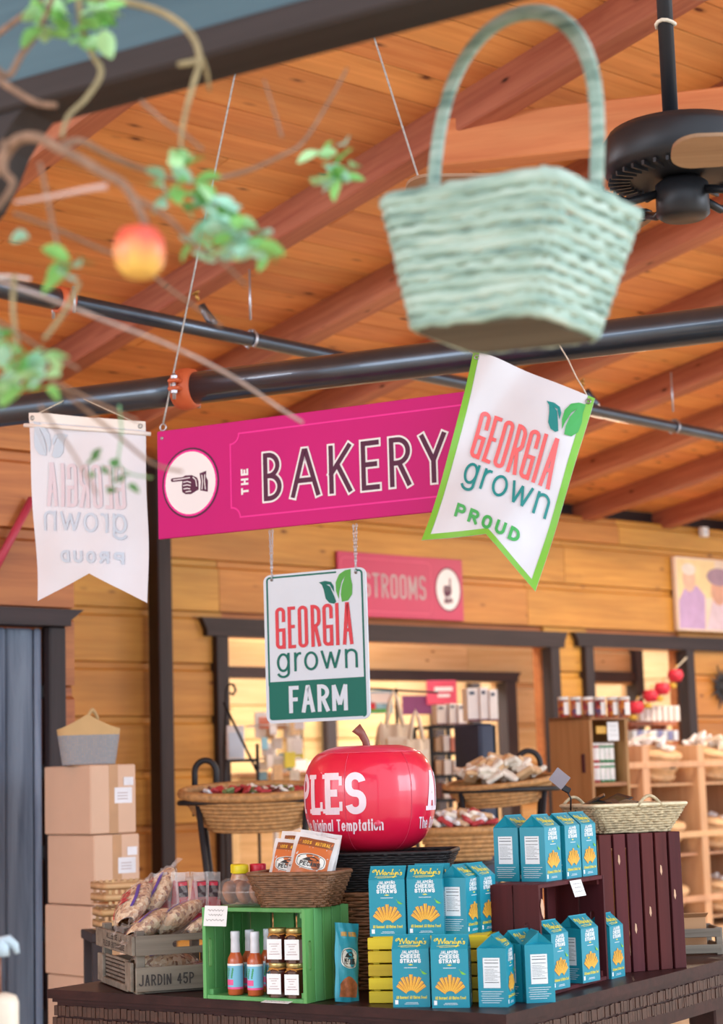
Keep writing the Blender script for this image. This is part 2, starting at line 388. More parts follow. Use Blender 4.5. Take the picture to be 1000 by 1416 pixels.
FRONT = Matrix(((1, 0, 0, 0), (0, 0, -1, 0), (0, 1, 0, 0), (0, 0, 0, 1)))   # (x, y, out) on a face looking along -Y
def leafpts(x0, y0, x1, y1, wid, n=8, curve=0, M=None):
    a = Vector((x0, y0)); b = Vector((x1, y1)); d = b - a; nrm = Vector((-d.y, d.x)); l = []; r = []
    for i in range(n + 1):
        t = i / n; k = math.sin(math.pi * t ** .8) * wid; c = a + d * t + nrm * (curve * math.sin(math.pi * t))
        l.append(c + nrm * k); r.append(c - nrm * k)
    return [tuple(p) for p in l] + [tuple(p) for p in reversed(r[1:-1])]

# ============================================================ STRUCTURE
UA = math.atan2(U[1], U[0])
def WM(a, b, z): return frame(U, -V, (0, 0, 1), W(a, b, z))      # local x along the wall, y into the wall, z up
def wobj(name, mb, mat, a, b, z, parent=None, kind=None, extra=0):
    o = mb.build(name, mat, None, W(a, b, z), UA + extra)
    if kind: o['kind'] = kind
    if parent: o.parent = parent
    return o
floor = struct('floor', MB().box((2, 12, -.05), (60, 50, .1)), M_floor)
ZC, SL = 4.03, .14
COURSE = .415; Z0 = 3.61
def plank_wall(name, mat, b, a0, a1, ztop, openings, zbot=0.0, back=True, thick=.05, zref=Z0, corematerial=None, minz=0.0):
    """log-siding wall parallel to U at offset b; openings = [(a0,a1,z0,z1)]; every plank its own piece"""
    core = MB()
    xs = sorted(set([a0, a1] + [o[i] for o in openings for i in (0, 1)]))
    for i in range(len(xs) - 1):
        xa, xb = xs[i], xs[i + 1]; m = (xa + xb) / 2; hole = [o for o in openings if o[0] < m < o[1]]
        zs = [(zbot, ztop)] if not hole else [(zbot, hole[0][2]), (hole[0][3], ztop)]
        for z0, z1 in zs:
            if z1 - z0 > .01: core.box(((xa + xb) / 2, .11, (z0 + z1) / 2), (xb - xa, .12, z1 - z0))
    root = core.build(name, corematerial or M_wallL, None, W(0, b, 0), UA); root['kind'] = 'structure'
    z = zref
    while z > zbot: z -= COURSE
    zz = z; first = True
    while zz < ztop - .02:
        zl, zh = max(zz, zbot), min(zz + COURSE, ztop); zz += COURSE
        spans = [(a0, a1)]
        for o in openings:
            if o[2] < (zl + zh) / 2 < o[3]:
                n = []
                for s0, s1 in spans:
                    if o[1] <= s0 or o[0] >= s1: n.append((s0, s1)); continue
                    if o[0] > s0: n.append((s0, o[0]))
                    if o[1] < s1: n.append((o[1], s1))
                spans = n
        for s0, s1 in spans:
            cuts = [s0]; c = s0 + random.uniform(1.2, 3.6)
            while c < s1 - .7: cuts.append(c); c += random.uniform(2.6, 4.2)
            cuts.append(s1)
            for i in range(len(cuts) - 1):
                L = cuts[i + 1] - cuts[i]; h = zh - zl
                if zh < minz: continue
                if h > .2:      # a face with a milled bevel along its top edge
                    pr = [(-.0, 0), (0, h - .075), (.028, h - .055), (.028, h - .012), (.04, h), (.06, h), (.06, 0)]
                    mb = MB().prism([(p[0], p[1]) for p in pr], .003, L - .003, axis='x')
                else: mb = MB().box((L / 2, .03, h / 2), (L - .006, .06, h))
                mb.build('plank', mat, root, (cuts[i], -.008, zl), 0)
    return root
wall_back = plank_wall('wall_back', M_wall, 0, -5.2, 11, 3.86, [(.17, 3.89, 0, 2.585), (4.48, 5.84, 0, 2.6)])
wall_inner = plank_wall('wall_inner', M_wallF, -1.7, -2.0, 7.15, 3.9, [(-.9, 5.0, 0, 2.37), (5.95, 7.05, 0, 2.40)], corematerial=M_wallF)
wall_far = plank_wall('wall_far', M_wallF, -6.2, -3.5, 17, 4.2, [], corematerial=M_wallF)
LB = 3.5
_c = ab(onpl(102, 845, W0 + LB * V, V)); LA = float(_c[0])
_d0 = float(onwall(57, 1000, LB)[0]); _d1 = float(onwall(80, 1000, LB)[0]); _dt = float(onwall(60, 845, LB)[2]); _db = float(onwall(60, 868, LB)[2])
wall_left = plank_wall('wall_left', M_wallL, LB, LA - 7, LA, 3.48, [(_d0 - 1.35, _d0 - .02, 0, _db)])
_rr = MB().box((-.05, LB / 2 - .05, 1.74), (.1, LB - .1, 3.48))
wobj('wall_return', _rr, M_wallL, LA - .02, LB - .12, 0, kind='structure')

struct('trim_20', MB().box((8, .06, 3.95), (17, .08, .22)), M_black, loc=W(-5.2, -.12, 0), rz=UA)  # black strip standing in for the shade in the gaps between rafter ends
# black trims round the openings: header board with a projecting cap, two jambs
def trim(idx, ja, jb, zt, hh, j0, j1, b=0, jw=.12, ext=.13, proud=.07, depth=.16):
    e = empty('trim_%d' % idx, W(ja, b, 0), UA); e['kind'] = 'structure'
    hd = MB().prism([(-ext, hh), (jb - ja + ext, hh), (jb - ja + ext - .05, .05), (jb - ja + ext - .05, 0), (-ext + .05, 0), (-ext + .05, .05)], -proud, .0)
    hd.build('header', M_black, e, (0, 0, zt - hh))
    for s, jd in ((0, j0), (1, j1)):
        if jd is None: continue
        MB().box((jd - ja + (-jw / 2 if s == 0 else jw / 2), depth / 2 - proud, (zt - hh) / 2), (jw, depth, zt - hh), ch=.006).build('jamb', M_blackz, e)
    return e
trim(1, .04, 4.0, 2.722, .145, .17, 3.89)
trim(2, 4.35, 7.4, 2.727, .13, 4.48, 5.84)
trim(3, -1.0, 5.1, 2.47, .10, -.9, 5.0, b=-1.7, jw=.15)
trim(4, 5.85, 7.1, 2.50, .11, None, 7.03, b=-1.7, jw=.11, ext=.02)
MB().box((0, 0, .1), (.11, .1, .5)).build('trim_5', M_blackz, None, W(7.08, -1.66, 2.42), UA)['kind'] = 'structure'
# upright post in front of the back wall
_pa = ab(onpl(221, 900, W0 + .24 * V, V))
post = struct('trim_6', MB().box((.065, .08, 1.93), (.13, .15, 3.86), ch=.008), M_blackz, loc=W(_pa[0], .24, 0), rz=UA)

# the dark plank door at the left edge with its cornice
dr = empty('door_1', W(_d0, LB, 0), UA); dr['kind'] = 'structure'
jw = _d1 - _d0
MB().prism([(-1.5, .0), (jw, 0), (jw, .03), (jw + .08, _dt - _db), (-1.5, _dt - _db)], -.14, 0).build('cornice', M_black, dr, (0, 0, _db))
MB().box((jw / 2, -.03, _db / 2), (jw, .12, _db), ch=.008).build('jamb', M_blackz, dr)
x = -.02
for i, w in enumerate((.045, .17, .2, .24, .3)):
    MB().box((-w / 2, 0, 0), (w - .006, .07, _db - .02), ch=.01).build('board', M_slate, dr, (x, -.015 + (.012 if i % 2 else 0), _db / 2)); x -= w

# ceiling boards laid along the wall, rafters square to it
ceil_bm = MB().add([tuple(W(a, b, ZC + SL * b + .06)) for a, b in ((-14, -.4), (12, -.4), (12, 11), (-14, 11))], [(0, 1, 2, 3)])
ceil_bm.add([tuple(W(a, b, ZC + SL * b + .12)) for a, b in ((-14, -.4), (12, -.4), (12, 11), (-14, 11))], [(0, 1, 2, 3)])
ceiling = struct('ceiling', ceil_bm, M_raft)
SLA = math.atan(SL)
def slope_rot(): # local x along U, y along V going up the slope, z normal
    ex = Vector(U); ey = Vector(V) + Vector((0, 0, SL)); ey.normalize(); ez = ex.cross(ey)
    return ex, ey, -ez
_ex, _ey, _ez = slope_rot()
_CR = Matrix((( _ex.x, _ey.x, _ex.cross(_ey).x), (_ex.y, _ey.y, _ex.cross(_ey).y), (_ex.z, _ey.z, _ex.cross(_ey).z))).to_euler()
bw = .235; b = -.35; row = 0
while b < 10.8:
    cuts = [-13.5]; c = -13.5 + random.uniform(1.5, 6)
    while c < 10: cuts.append(c); c += random.uniform(4.5, 7.5)
    cuts.append(11.5)
    for i in range(len(cuts) - 1):
        L = cuts[i + 1] - cuts[i]
        pr = [(.0055, .0), (bw - .0055, .0), (bw - .0055, .03), (.0055, .03)]
        MB().prism([(p[0], p[1]) for p in pr], .003, L - .003, axis='x').build('ceiling_board', M_ceil, ceiling, W(cuts[i], b, ZC + SL * b + .005), rot=_CR)
    b += bw * math.cos(SLA); row += 1
RD = .23
_RRv = Matrix(((_ey.x, -_ex.x, 0), (_ey.y, -_ex.y, 0), (_ey.z, 0, 1))).to_euler()
for k in range(-9, 4):
    a = 4.65 + k * 1.168 - .075
    if k <= -7: a -= .58
    ex = _ey; ey = -_ex; ez = ex.cross(ey)
    rot = Matrix(((ex.x, ey.x, ez.x), (ex.y, ey.y, ez.y), (ex.z, ey.z, ez.z))).to_euler()
    mb = MB().box((5.6, 0, 0), (11.4, .15, RD), ch=.008)
    o = mb.build('beam', M_raft, None, W(a, -.2, ZC + SL * -.2 - RD / 2 + .02), rot=rot); o['kind'] = 'structure'
# bright cross beam that meets a rafter
q0 = W(-2.50, 5.5, 4.56); q1 = onz(1010, 158, 4.56); q1 = q0 + (q1 - q0) * 1.6
_d = q1 - q0; M_cross = wood('cross_beam_fir', '#E09A62', '#CC7F4C', '#6A3018', .5, .8, .05, 0, .05)
struct('beam', MB().box((np.linalg.norm(_d) / 2, 0, 0), (np.linalg.norm(_d), .15, .24), ch=.008), M_cross, loc=q0, rz=math.atan2(_d[1], _d[0]))

# unseen area lights added to brighten the rooms, without fixtures
def fill_light(name, loc, size, power, color=(1, .86, .68), tgt=None):
    return area(name, loc, tgt if tgt is not None else (loc[0], loc[1], 0), size, size, power, color)
fill_light('back_room_fill', W(2.5, -3.6, 3.7), 1.6, 200, (1, .92, .8))
fill_light('back_room_fill', W(7.5, -3.6, 3.7), 1.6, 200, (1, .92, .8))
fill_light('back_room_fill', W(12, -3.6, 3.7), 1.6, 120)
fill_light('passage_fill', W(2.2, -.8, 3.6), .8, 40)  # added fill for the passage between the two walls
fill_light('shop_fill', W(5.2, 2.6, 3.9), .8, 110, (1, .82, .6))  # warm fill added below the ceiling boards, no lamp modelled
fill_light('shop_fill', W(2.0, 2.6, 3.9), .8, 60, (1, .82, .6))

# ============================================================ PIPES, FAN, OVERHEAD FRAME
def straight(p, q, n): return [tuple(np.array(p) + (np.array(q) - np.array(p)) * i / (n - 1)) for i in range(n)]
PZ = 3.0
pA = onz(-60, 577, PZ); pB = onz(1060, 440, PZ)
pB = pA + (pB - pA) * 2.2; pd = (pB - pA) / np.linalg.norm(pB - pA)
def pipe_at(x, y=None):     # point of the pipe axis seen at column x
    best = None
    lo, hi = 0.0, np.linalg.norm(pB - pA)
    for i in range(40):
        m = (lo + hi) / 2; q = pA + pd * m; v = q - EYE; px = 500 + F * (v @ _right) / (v @ _fwd)
        if px < x: lo = m
        else: hi = m
    return pA + pd * lo
t = thing('sprinkler_pipe', 'thick black sprinkler main pipe running across above the pink sign', 'pipe', pA)
def rel(q, o): return tuple(np.array(q) - np.array(o))
jc = pipe_at(258)
MB().tube([rel(p, pA) for p in straight(pA, jc - pd * .004, 8)], .064, 24).build('pipe_length', M_pipe, t)
MB().tube([rel(p, pA) for p in straight(jc + pd * .004, pB, 8)], .066, 24).build('pipe_length', M_pipe, t)
cl = MB(); cl.tube([rel(jc + pd * s, pA) for s in (-.045, -.04, -.015, .015, .04, .045)], [.07, .078, .086, .086, .078, .07], 28)
pe = np.cross(pd, [0, 0, 1]); pe /= np.linalg.norm(pe)
upd = np.cross(pe, pd)
co = cl.build('coupling', M_orange, t)
_cm = frame(pd, pe, upd, rel(jc, pA))
for s in (-1, 1):
    MB().box((-.0, s * .098, .016), (.05, .04, .016), M=_cm, ch=.005).box((0, s * .098, -.016), (.05, .04, .016), M=_cm, ch=.005).build('coupling_ear', M_orange, t)
    bl = MB(); bl.tube([(0, s * .105, -.06), (0, s * .105, .045)], .008, 8, M=_cm); bl.lathe([(.014, 0), (.014, .012)], 6, M=_cm @ Matrix.Translation((0, s * .105, .024)), smooth=False)
    bl.lathe([(.014, 0), (.014, .012)], 6, M=_cm @ Matrix.Translation((0, s * .105, -.036)), smooth=False); bl.build('bolt', M_zinc, t)

# thinner branch line running back along the ceiling
bA = onz(-40, 389, 3.6); bB = onz(1060, 617, 3.6); bB = bA + (bB - bA) * 1.7; bd = (bB - bA) / np.linalg.norm(bB - bA)
def line_at(x, A, d, L):
    lo, hi = 0.0, L
    for i in range(40):
        m = (lo + hi) / 2; q = A + d * m; v = q - EYE
        if 500 + F * (v @ _right) / (v @ _fwd) < x: lo = m
        else: hi = m
    return A + d * lo
BL = np.linalg.norm(bB - bA)
t = thing('branch_pipe', 'thin black sprinkler branch pipe hung beneath the ceiling boards', 'pipe', bA)
j = line_at(88, bA, bd, BL)
MB().tube([rel(p, bA) for p in straight(bA, j, 6)], .05, 16).build('pipe_length', M_pipe, t)
MB().tube([rel(p, bA) for p in straight(j, bB, 10)], .037, 16).build('pipe_length', M_pipe, t)
MB().tube([rel(j + bd * s, bA) for s in (-.04, -.03, .03, .04)], [.052, .062, .062, .045], 20).build('coupling', M_orange, t)
be = np.cross(bd, [0, 0, 1]); be /= np.linalg.norm(be)
for s in (-1, 1):
    MB().tube([rel(j + be * s * .075 + np.array([0, 0, h]), bA) for h in (-.07, .05)], .008, 8).build('bolt', M_zinc, t)
for x in (347, 932):
    h = line_at(x, bA, bd, BL); hb = ab(h); top = ZC + SL * hb[1]
    hg = MB().tube([rel(h + np.array([0, 0, z]), bA) for z in (.1, .36)], .006, 6); g = hg.build('hanger_rod', M_zinc, t)
    MB().tube([rel(h + be * .046 * math.cos(a) + np.array([0, 0, .046 * math.sin(a) + (.03 if i == 6 else 0)]), bA) for i, a in enumerate([R(90 + 30 * k) for k in range(13)])], .008, 6).build('hanger_loop', M_zinc, t)
for x in (296, 826):
    h = line_at(x, bA, bd, BL)
    MB().tube([rel(h + np.array([-.02 * i, 0, .03 + .035 * i]), bA) for i in range(4)], [.024, .024, .02, .02], 10).build('sprinkler_stub', M_pipe, t)
    sp = MB(); o_ = h + np.array([-.075, 0, .16])
    sp.tube([rel(o_, bA), rel(o_ + np.array([-.01, 0, .035]), bA)], .009, 8); sp.tube([rel(o_ + np.array([-.01, 0, .035]), bA), rel(o_ + np.array([-.012, 0, .039]), bA)], .022, 10)
    sp.build('sprinkler_head', plain('brass%d' % x, '#B58A4A', .4, .7), t)

# ceiling fan
M_fan = plain('fan_dark', '#25272E', .4, .3, .15); M_blade = wood('fan_blade_walnut', '#A98A6E', '#8E6E54', None, .5, 1, .05, 0)
fc = P(940, 205, 5.0)
t = thing('ceiling_fan', 'dark bronze ceiling fan with tan blades hanging on a rod', 'ceiling fan', fc)
MB().lathe([(0, .055), (.14, .055), (.195, .042), (.212, .015), (.212, -.055), (.2, -.075), (.16, -.085), (.0, -.088)], 40).build('motor_housing', M_fan, t)
MB().tube([(-.02, 0, .05), (-.02, 0, 2.22)], .022, 12).build('down_rod', M_fan, t)
MB().lathe([(.05, 0), (.048, .015), (.03, .03), (.024, .05)], 16, M=Matrix.Translation((-.02, 0, .052))).build('collar', M_fan, t)
MB().tube([(-.02 + .026 * math.cos(R(k * 30)), .026 * math.sin(R(k * 30)), .36 + .004 * math.sin(k)) for k in range(12)], .006, 6, closed=True).build('cable_tie', M_twine, t)
fn = MB()
for k in range(36):
    a = 2 * math.pi * k / 36; fn.box((.17 * math.cos(a), .17 * math.sin(a), -.088), (.06, .008, .012), rz=a)
fn.build('vent_ribs', M_fan, t)
MB().lathe([(0, -.2), (.06, -.2), (.073, -.19), (.073, -.105), (.05, -.088), (0, -.088)], 28).build('switch_housing', M_fan, t)
for k in range(4):
    a = R(-35 + 72 * k); Mz = Matrix.Rotation(a, 4, 'Z')
    ar = MB(); ar.tube([(.07, 0, -.13), (.15, 0, -.15), (.25, .0, -.115)], .012, 8, M=Mz)
    ar.tube([(.27 + .05 * math.cos(R(q)), .035 * math.sin(R(q)), -.112) for q in range(0, 360, 24)], .008, 6, closed=True, M=Mz)
    ar.tube([(.36 + .04 * math.cos(R(q)), .028 * math.sin(R(q)), -.112) for q in range(0, 360, 24)], .008, 6, closed=True, M=Mz)
    ao = ar.build('blade_arm', M_fan, t)
    outline = [(.0, .04), (0, -.04)] + _arc(.03, -.034, .03, .03, 180, 270, 4) + _arc(.42, -.015, .06, .06, 270, 360, 8) + _arc(.42, .015, .06, .06, 0, 90, 8) + _arc(.03, .034, .03, .03, 90, 180, 4)
    MB().prism(outline, -.005, .005, axis='z', M=Mz @ Matrix.Translation((.28, 0, -.098)) @ Matrix.Rotation(R(11), 4, 'X')).build('blade', M_blade, t)

_f2 = P(930, 205, 4.35); fan2 = copy_tree(t, (_f2[0] + .76, _f2[1] - .02, _f2[2] + .095), R(-4), 'second ceiling fan reaching in with one tan blade at the frame edge')

# dark arbour frame of the foreground: beam, painted fascia above it and a curved knee brace
M_arb = wood('arbour_dark', '#332B2C', '#221C1D', None, .7, .7, .05, 0); M_fas = wood('fascia_slate', '#54707E', '#36505E', None, .7, .35, .05, 0, bmp=.5)
aA = onz(0, 192, 2.52); aB = onz(760, -6, 2.52); ad = (aB - aA) / np.linalg.norm(aB - aA); az = math.atan2(ad[1], ad[0])
t = thing('arbour_frame', 'dark timber arbour beam with slate blue board crossing the upper foreground', 'arbour', aA, az)
MB().box((.4, -.05, .025), (3.0, .10, .05), ch=.006).build('beam', M_arb, t)
MB().box((.4, -.06, .30), (3.0, .05, .50), ch=.004).build('fascia_board', M_fas, t)
kn = []
for i in range(9):
    a = R(90 * i / 8); kn.append((.145 - .33 * (1 - math.cos(a)) * .55, .0 - .30 * math.sin(a)))
kn = [(.13, 0), (.105, -.02), (.075, -.055), (.05, -.10), (.02, -.14), (-.03, -.18), (-.1, -.21), (-.3, -.25), (-.3, 0)]
MB().prism(kn, -.09, -.01).build('knee_brace', M_arb, t)
MB().box((-.38, -.05, -1.26), (.14, .10, 2.52), ch=.006).build('post', M_arb, t)
MB().box((1.85, -.05, -1.26), (.1, .10, 2.52), ch=.006).build('post', M_arb, t)

# hanging green basket
gb = P(694, 366, 2.86)
_gm, _gnt, _gb = newmat('basket_seafoam')
_mp = coords(_gnt, (3, 3, 24)); _n = noise(_gnt, _mp, 3.0, 5, .6)
_gnt.links.new(ramp(_gnt, _n, [(.3, srgb('#5E7C76')), (.48, srgb('#9DB9AE')), (.7, srgb('#C6D8D0'))]).outputs[0], _gb.inputs['Base Color']); _gb.inputs['Roughness'].default_value = .7; bump(_gnt, _gb, _n, .5, .004)
M_bbot = wood('basket_base', '#6A655C', '#4D4840', None, .8, .8, .05, 0)
t = thing('hanging_basket', 'large seafoam green woven basket with tall handle hanging from the arbour', 'basket', (gb[0], gb[1], gb[2] - .115), rot=Euler((R(1), R(5), R(-38)), 'ZYX').to_quaternion().to_euler())
def rrect(hx, hy, r, n=6):
    o = []
    for cx, cy, a0 in ((hx - r, hy - r, 0), (-hx + r, hy - r, 90), (-hx + r, -hy + r, 180), (hx - r, -hy + r, 270)):
        o += _arc(cx, cy, r, r, a0, a0 + 90, n)
    return o
nrow = 12
for i in range(nrow):
    f = i / (nrow - 1); z = .012 + .19 * f; hx = .120 + .043 * f; hy = .096 + .036 * f
    pts = rrect(hx, hy, .028, 5); m = len(pts); P3 = []
    for kk in range(m):
        a, b2 = pts[kk], pts[(kk + 1) % m]; L = math.dist(a, b2); ns = max(1, int(L / .022))
        for s in range(ns):
            q = (a[0] + (b2[0] - a[0]) * s / ns, a[1] + (b2[1] - a[1]) * s / ns); wv = .0022 * (-1 if (len(P3) + i) % 2 else 1)
            l = math.hypot(*q); P3.append((q[0] * (1 + wv / l), q[1] * (1 + wv / l), z + random.uniform(-.0022, .0022)))
    MB().tube(P3, .0115 if i < nrow - 1 else .0135, 6, closed=True, flat=.55).build('strand', _gm, t)
MB().prism([p for p in rrect(.115, .091, .03)], 0, .012, axis='z').build('base_board', M_bbot, t)
hpts = []
for i in range(25):
    a = math.pi * i / 24; xx = -.155 * math.cos(a); hpts.append((xx, 0, .2 + .325 * math.sin(a) ** .6))
hpts = [(-.12, 0, .1)] + hpts + [(.12, 0, .1)]
MB().tube(hpts, .013, 8, flat=.6).build('handle', _gm, t)

# pan shaped dish at the top right corner
dc = P(985, -32, 3.6)
t = thing('hanging_pan', 'tan grey round metal pan edge at the top corner above the fan', 'pan', dc)
MB().lathe([(0, -.012), (.09, -.01), (.125, .01), (.135, .03), (.128, .03), (.118, .014), (.085, -.004), (0, -.006)], 36).build('dish', plain('pan_tan', '#9A9080', .5, .3), t)
MB().tube([(0, 0, -.005), (0, 0, 2.3)], .005, 6).build('hanger_wire', M_zinc, t)

# ============================================================ SIGNS AND BANNERS
M_mag = plain('magenta_board', '#C80A78', .5, 0, .05, 1.2, spec=.25); M_magl = plain('magenta_line', '#F0309C', .4, 0, .02, spec=.2)
M_plum = plain('plum_ink', '#5A2A48', .5, 0, .03, spec=.2); M_ink = plain('white_ink', '#F2F0F6', .5, 0, .02, spec=.2)
M_green = plain('pine_green', '#0D6B5E', .4, 0, .03, spec=.2); M_lime = plain('leaf_green', '#58A944', .4, 0, .04, spec=.2); M_red = plain('print_red', '#D84550', .45, 0, .03, spec=.2)
M_signw = plain('sign_white', '#D0DAE8', .35, 0, .02)
sTL = P(217, 597, 7.45); sTR = P(674, 537, 6.78)
sx = (sTR - sTL) / np.linalg.norm(sTR - sTL); sn = np.cross(sx, [0, 0, 1]); sn /= np.linalg.norm(sn); sz = np.cross(sn, sx) * -1
if sz[2] < 0: sz = -sz
if sn[1] > 0: sn = -sn            # front normal faces the viewer
SW = float(np.linalg.norm(sTR - sTL)); SH = .437
def plane_mat(o): return frame(sx, -sn, sz, o)          # x along, y away from viewer, z up
def plane_thing(name, label, cat, o):
    e = thing(name, label, cat); e.matrix_world = plane_mat(o); return e
t = plane_thing('hanging_sign', 'long magenta sign reading THE BAKERY with a pointing hand', 'sign', sTL - sz * SH)
MB().box((SW / 2, .008, SH / 2), (SW, .016, SH), ch=.002).build('board', M_mag, t)
g = MB(); ri = .04
x0, x1, y0, y1 = .345, SW - .06, .055, SH - .05
br = [(x0, y0 + ri), (x0, y1 - ri), (x0 + ri, y1 - ri * .6), (x0 + ri * 1.0, y1), (x1 - ri, y1), (x1 - ri, y1 - ri * .6), (x1, y1 - ri), (x1, y0 + ri), (x1 - ri, y0 + ri * .6), (x1 - ri, y0), (x0 + ri, y0), (x0 + ri, y0 + ri * .6)]
br = [(x0, y0 + ri)] + [(x0, y1 - ri)] + _arc(x0, y1, ri, ri, 270, 360, 6) + _arc(x1, y1, ri, ri, 180, 270, 6) + _arc(x1, y0, ri, ri, 90, 180, 6) + _arc(x0, y0, ri, ri, 0, 90, 6)
ribbon(g, br, .007, .001, True, M=FRONT); g.build('border_line', M_magl, t)
cx, cy = .157, .213
def disc(mb, cx, cy, rx, ry, z, M=FRONT, n=36): poly(mb, [(cx + rx * math.cos(2 * math.pi * k / n), cy + ry * math.sin(2 * math.pi * k / n)) for k in range(n)], z, M)
m = MB(); disc(m, cx, cy, .134, .142, .0010); m.build('badge_ring', M_plum, t)
m = MB(); disc(m, cx, cy, .126, .134, .0016); m.build('badge_band', M_magl, t)
m = MB(); disc(m, cx, cy, .118, .126, .0022); m.build('badge_disc', M_ink, t)
def hand(mb, mb2, cx, cy, k, z, M):
    """pointing hand: filled plum silhouette with white relief lines"""
    f = lambda pts: [(cx + p[0] * k, cy + p[1] * k) for p in pts]
    poly(mb, f([(-1, .22), (-.93, .30), (-.35, .30), (-.2, .36), (.15, .34), (.42, .2), (.5, .02), (.5, -.35), (.1, -.52), (-.2, -.5), (-.38, -.38), (-.4, -.1), (-.36, .12), (-.93, .13)]), z, M)
    poly(mb, f([(.56, .38), (.92, .46), (.9, .2), (1, 0), (.98, -.5), (.58, -.4), (.62, 0)]), z, M)
    for w in ([(-.86, .215), (-.3, .22), (.05, .24)], [(-.32, .05), (-.1, .08), (.1, 0)], [(-.33, -.1), (-.1, -.08), (.08, -.14)], [(-.31, -.25), (-.1, -.24), (.05, -.28)], [(-.2, -.4), (0, -.38), (.1, -.4)], [(.2, .24), (.36, .1), (.4, -.2)], [(.68, .3), (.72, 0), (.68, -.36)], [(.84, .3), (.82, 0), (.86, -.38)]):
        ribbon(mb2, f(w), .045 * k, z + .0006, M=M)
m, m2 = MB(), MB(); hand(m, m2, cx - .005, cy, .088, .0028, FRONT); m.build('pointing_hand', M_plum, t); m2.build('hand_lines', M_ink, t)
# THE (turned) + BAKERY with white outline
m = MB(); Mthe = FRONT @ Matrix.Translation((.425, .142, 0)) @ Matrix.Rotation(R(90), 4, 'Z'); text(m, 'THE', 0, 0, .034, .026, .0085, .0012, .45, M=Mthe); m.build('lettering_the', M_ink, t)
def bakery(st, z): 
    m = MB(); x = .49; zi = 0
    for c, w in (('B', .088), ('A', .135), ('K', .105), ('E', .086), ('R', .095), ('Y', .115)):
        h = .196; s0 = .026
        for pts, clo in glyph(c, w - s0, h - s0):
            pts = [(x + s0 / 2 + a, .103 + s0 / 2 + b) for a, b in pts]
            if not clo:
                e = st / 2 - .0015; d0 = (Vector(pts[0]) - Vector(pts[1])).normalized() * e; d1 = (Vector(pts[-1]) - Vector(pts[-2])).normalized() * e
                pts = [(pts[0][0] + d0.x, pts[0][1] + d0.y)] + pts[1:-1] + [(pts[-1][0] + d1.x, pts[-1][1] + d1.y)]
            ribbon(m, pts, st, z + zi * .00015, clo, M=FRONT); zi = (zi + 1) % 4
        x += w + .034
    return m
bakery(.034, .0012).build('lettering_outline', M_ink, t); bakery(.019, .0022).build('lettering_bakery', M_plum, t)
# eyelets on the top edge and their cords up to the ceiling
for i, (xs, px, py) in enumerate(((.025, 323, 112), (SW - .02, 520, 60))):
    MB().tube([(xs + .014 * math.cos(R(a)), 0, SH + .016 + .014 * math.sin(R(a))) for a in range(0, 360, 30)], .004, 6, closed=True, M=Matrix.Translation((0, .008, 0))).build('eye_screw', M_zinc, t)
    MB().tube([(xs, .0, SH - .03), (xs, -.003, SH - .03)], .007, 8).build('rivet', M_zinc, t)
    top = onpl(px, py, sTL + sn * .0, sn); base = sTL + sx * (xs) - sn * .008 + sz * .03; dirv = (top - base) * 1.35
    pts = [Vector(plane_mat(sTL - sz * SH).inverted() @ Vector(base + dirv * k / 30)) for k in range(31)]
    MB().tube(pts, .0042, 6).build('cord', M_rope, t)
# small FARM sign on two chains
fo = onpl(369, 1001, sTL, sn); fr = onpl(512, 994, sTL, sn)
FW = .438; FH = .613
fx = (fr - fo) / np.linalg.norm(fr - fo); fz = np.cross(fx, sn); fz = fz if fz[2] > 0 else -fz
t = thing('hanging_sign', 'white and green sign reading GEORGIA grown FARM on chains', 'sign'); FZ = fz * .878; t.matrix_world = frame(fx, -sn, FZ, fo)
FW = float(np.linalg.norm(fr - fo)); FH = FW * 1.455
def rr(x0, y0, x1, y1, r, n=6): return _arc(x1 - r, y1 - r, r, r, 0, 90, n) + _arc(x0 + r, y1 - r, r, r, 90, 180, n) + _arc(x0 + r, y0 + r, r, r, 180, 270, n) + _arc(x1 - r, y0 + r, r, r, 270, 360, n)
MB().prism(rr(0, 0, FW, FH, .03), 0, .008).build('panel', M_signw, t)
k = FW / 820.0          # the sign drawn on an 820 x 1200 sheet, y up
S = lambda pts: [(p[0] * k, p[1] * k) for p in pts]
m = MB(); ribbon(m, S(_arc(790 - 22, 22 + 25, 22, 22, 270, 360, 5) + [(790, 1150)] + _arc(765, 1145, 25, 25, 0, 90, 5) + [(735, 1170)]), .0075, .001, M=FRONT)
ribbon(m, S([(590, 1170), (60, 1170)] + _arc(55, 1145, 25, 25, 90, 180, 5) + [(30, 300)]), .0075, .001, M=FRONT); m.build('border_line', M_green, t)
m = MB(); poly(m, S([(26, 330)] + _arc(51, 51, 25, 25, 180, 270, 5) + _arc(769, 51, 25, 25, 270, 360, 5) + [(794, 330)]), .0009, FRONT); m.build('green_band', M_green, t)
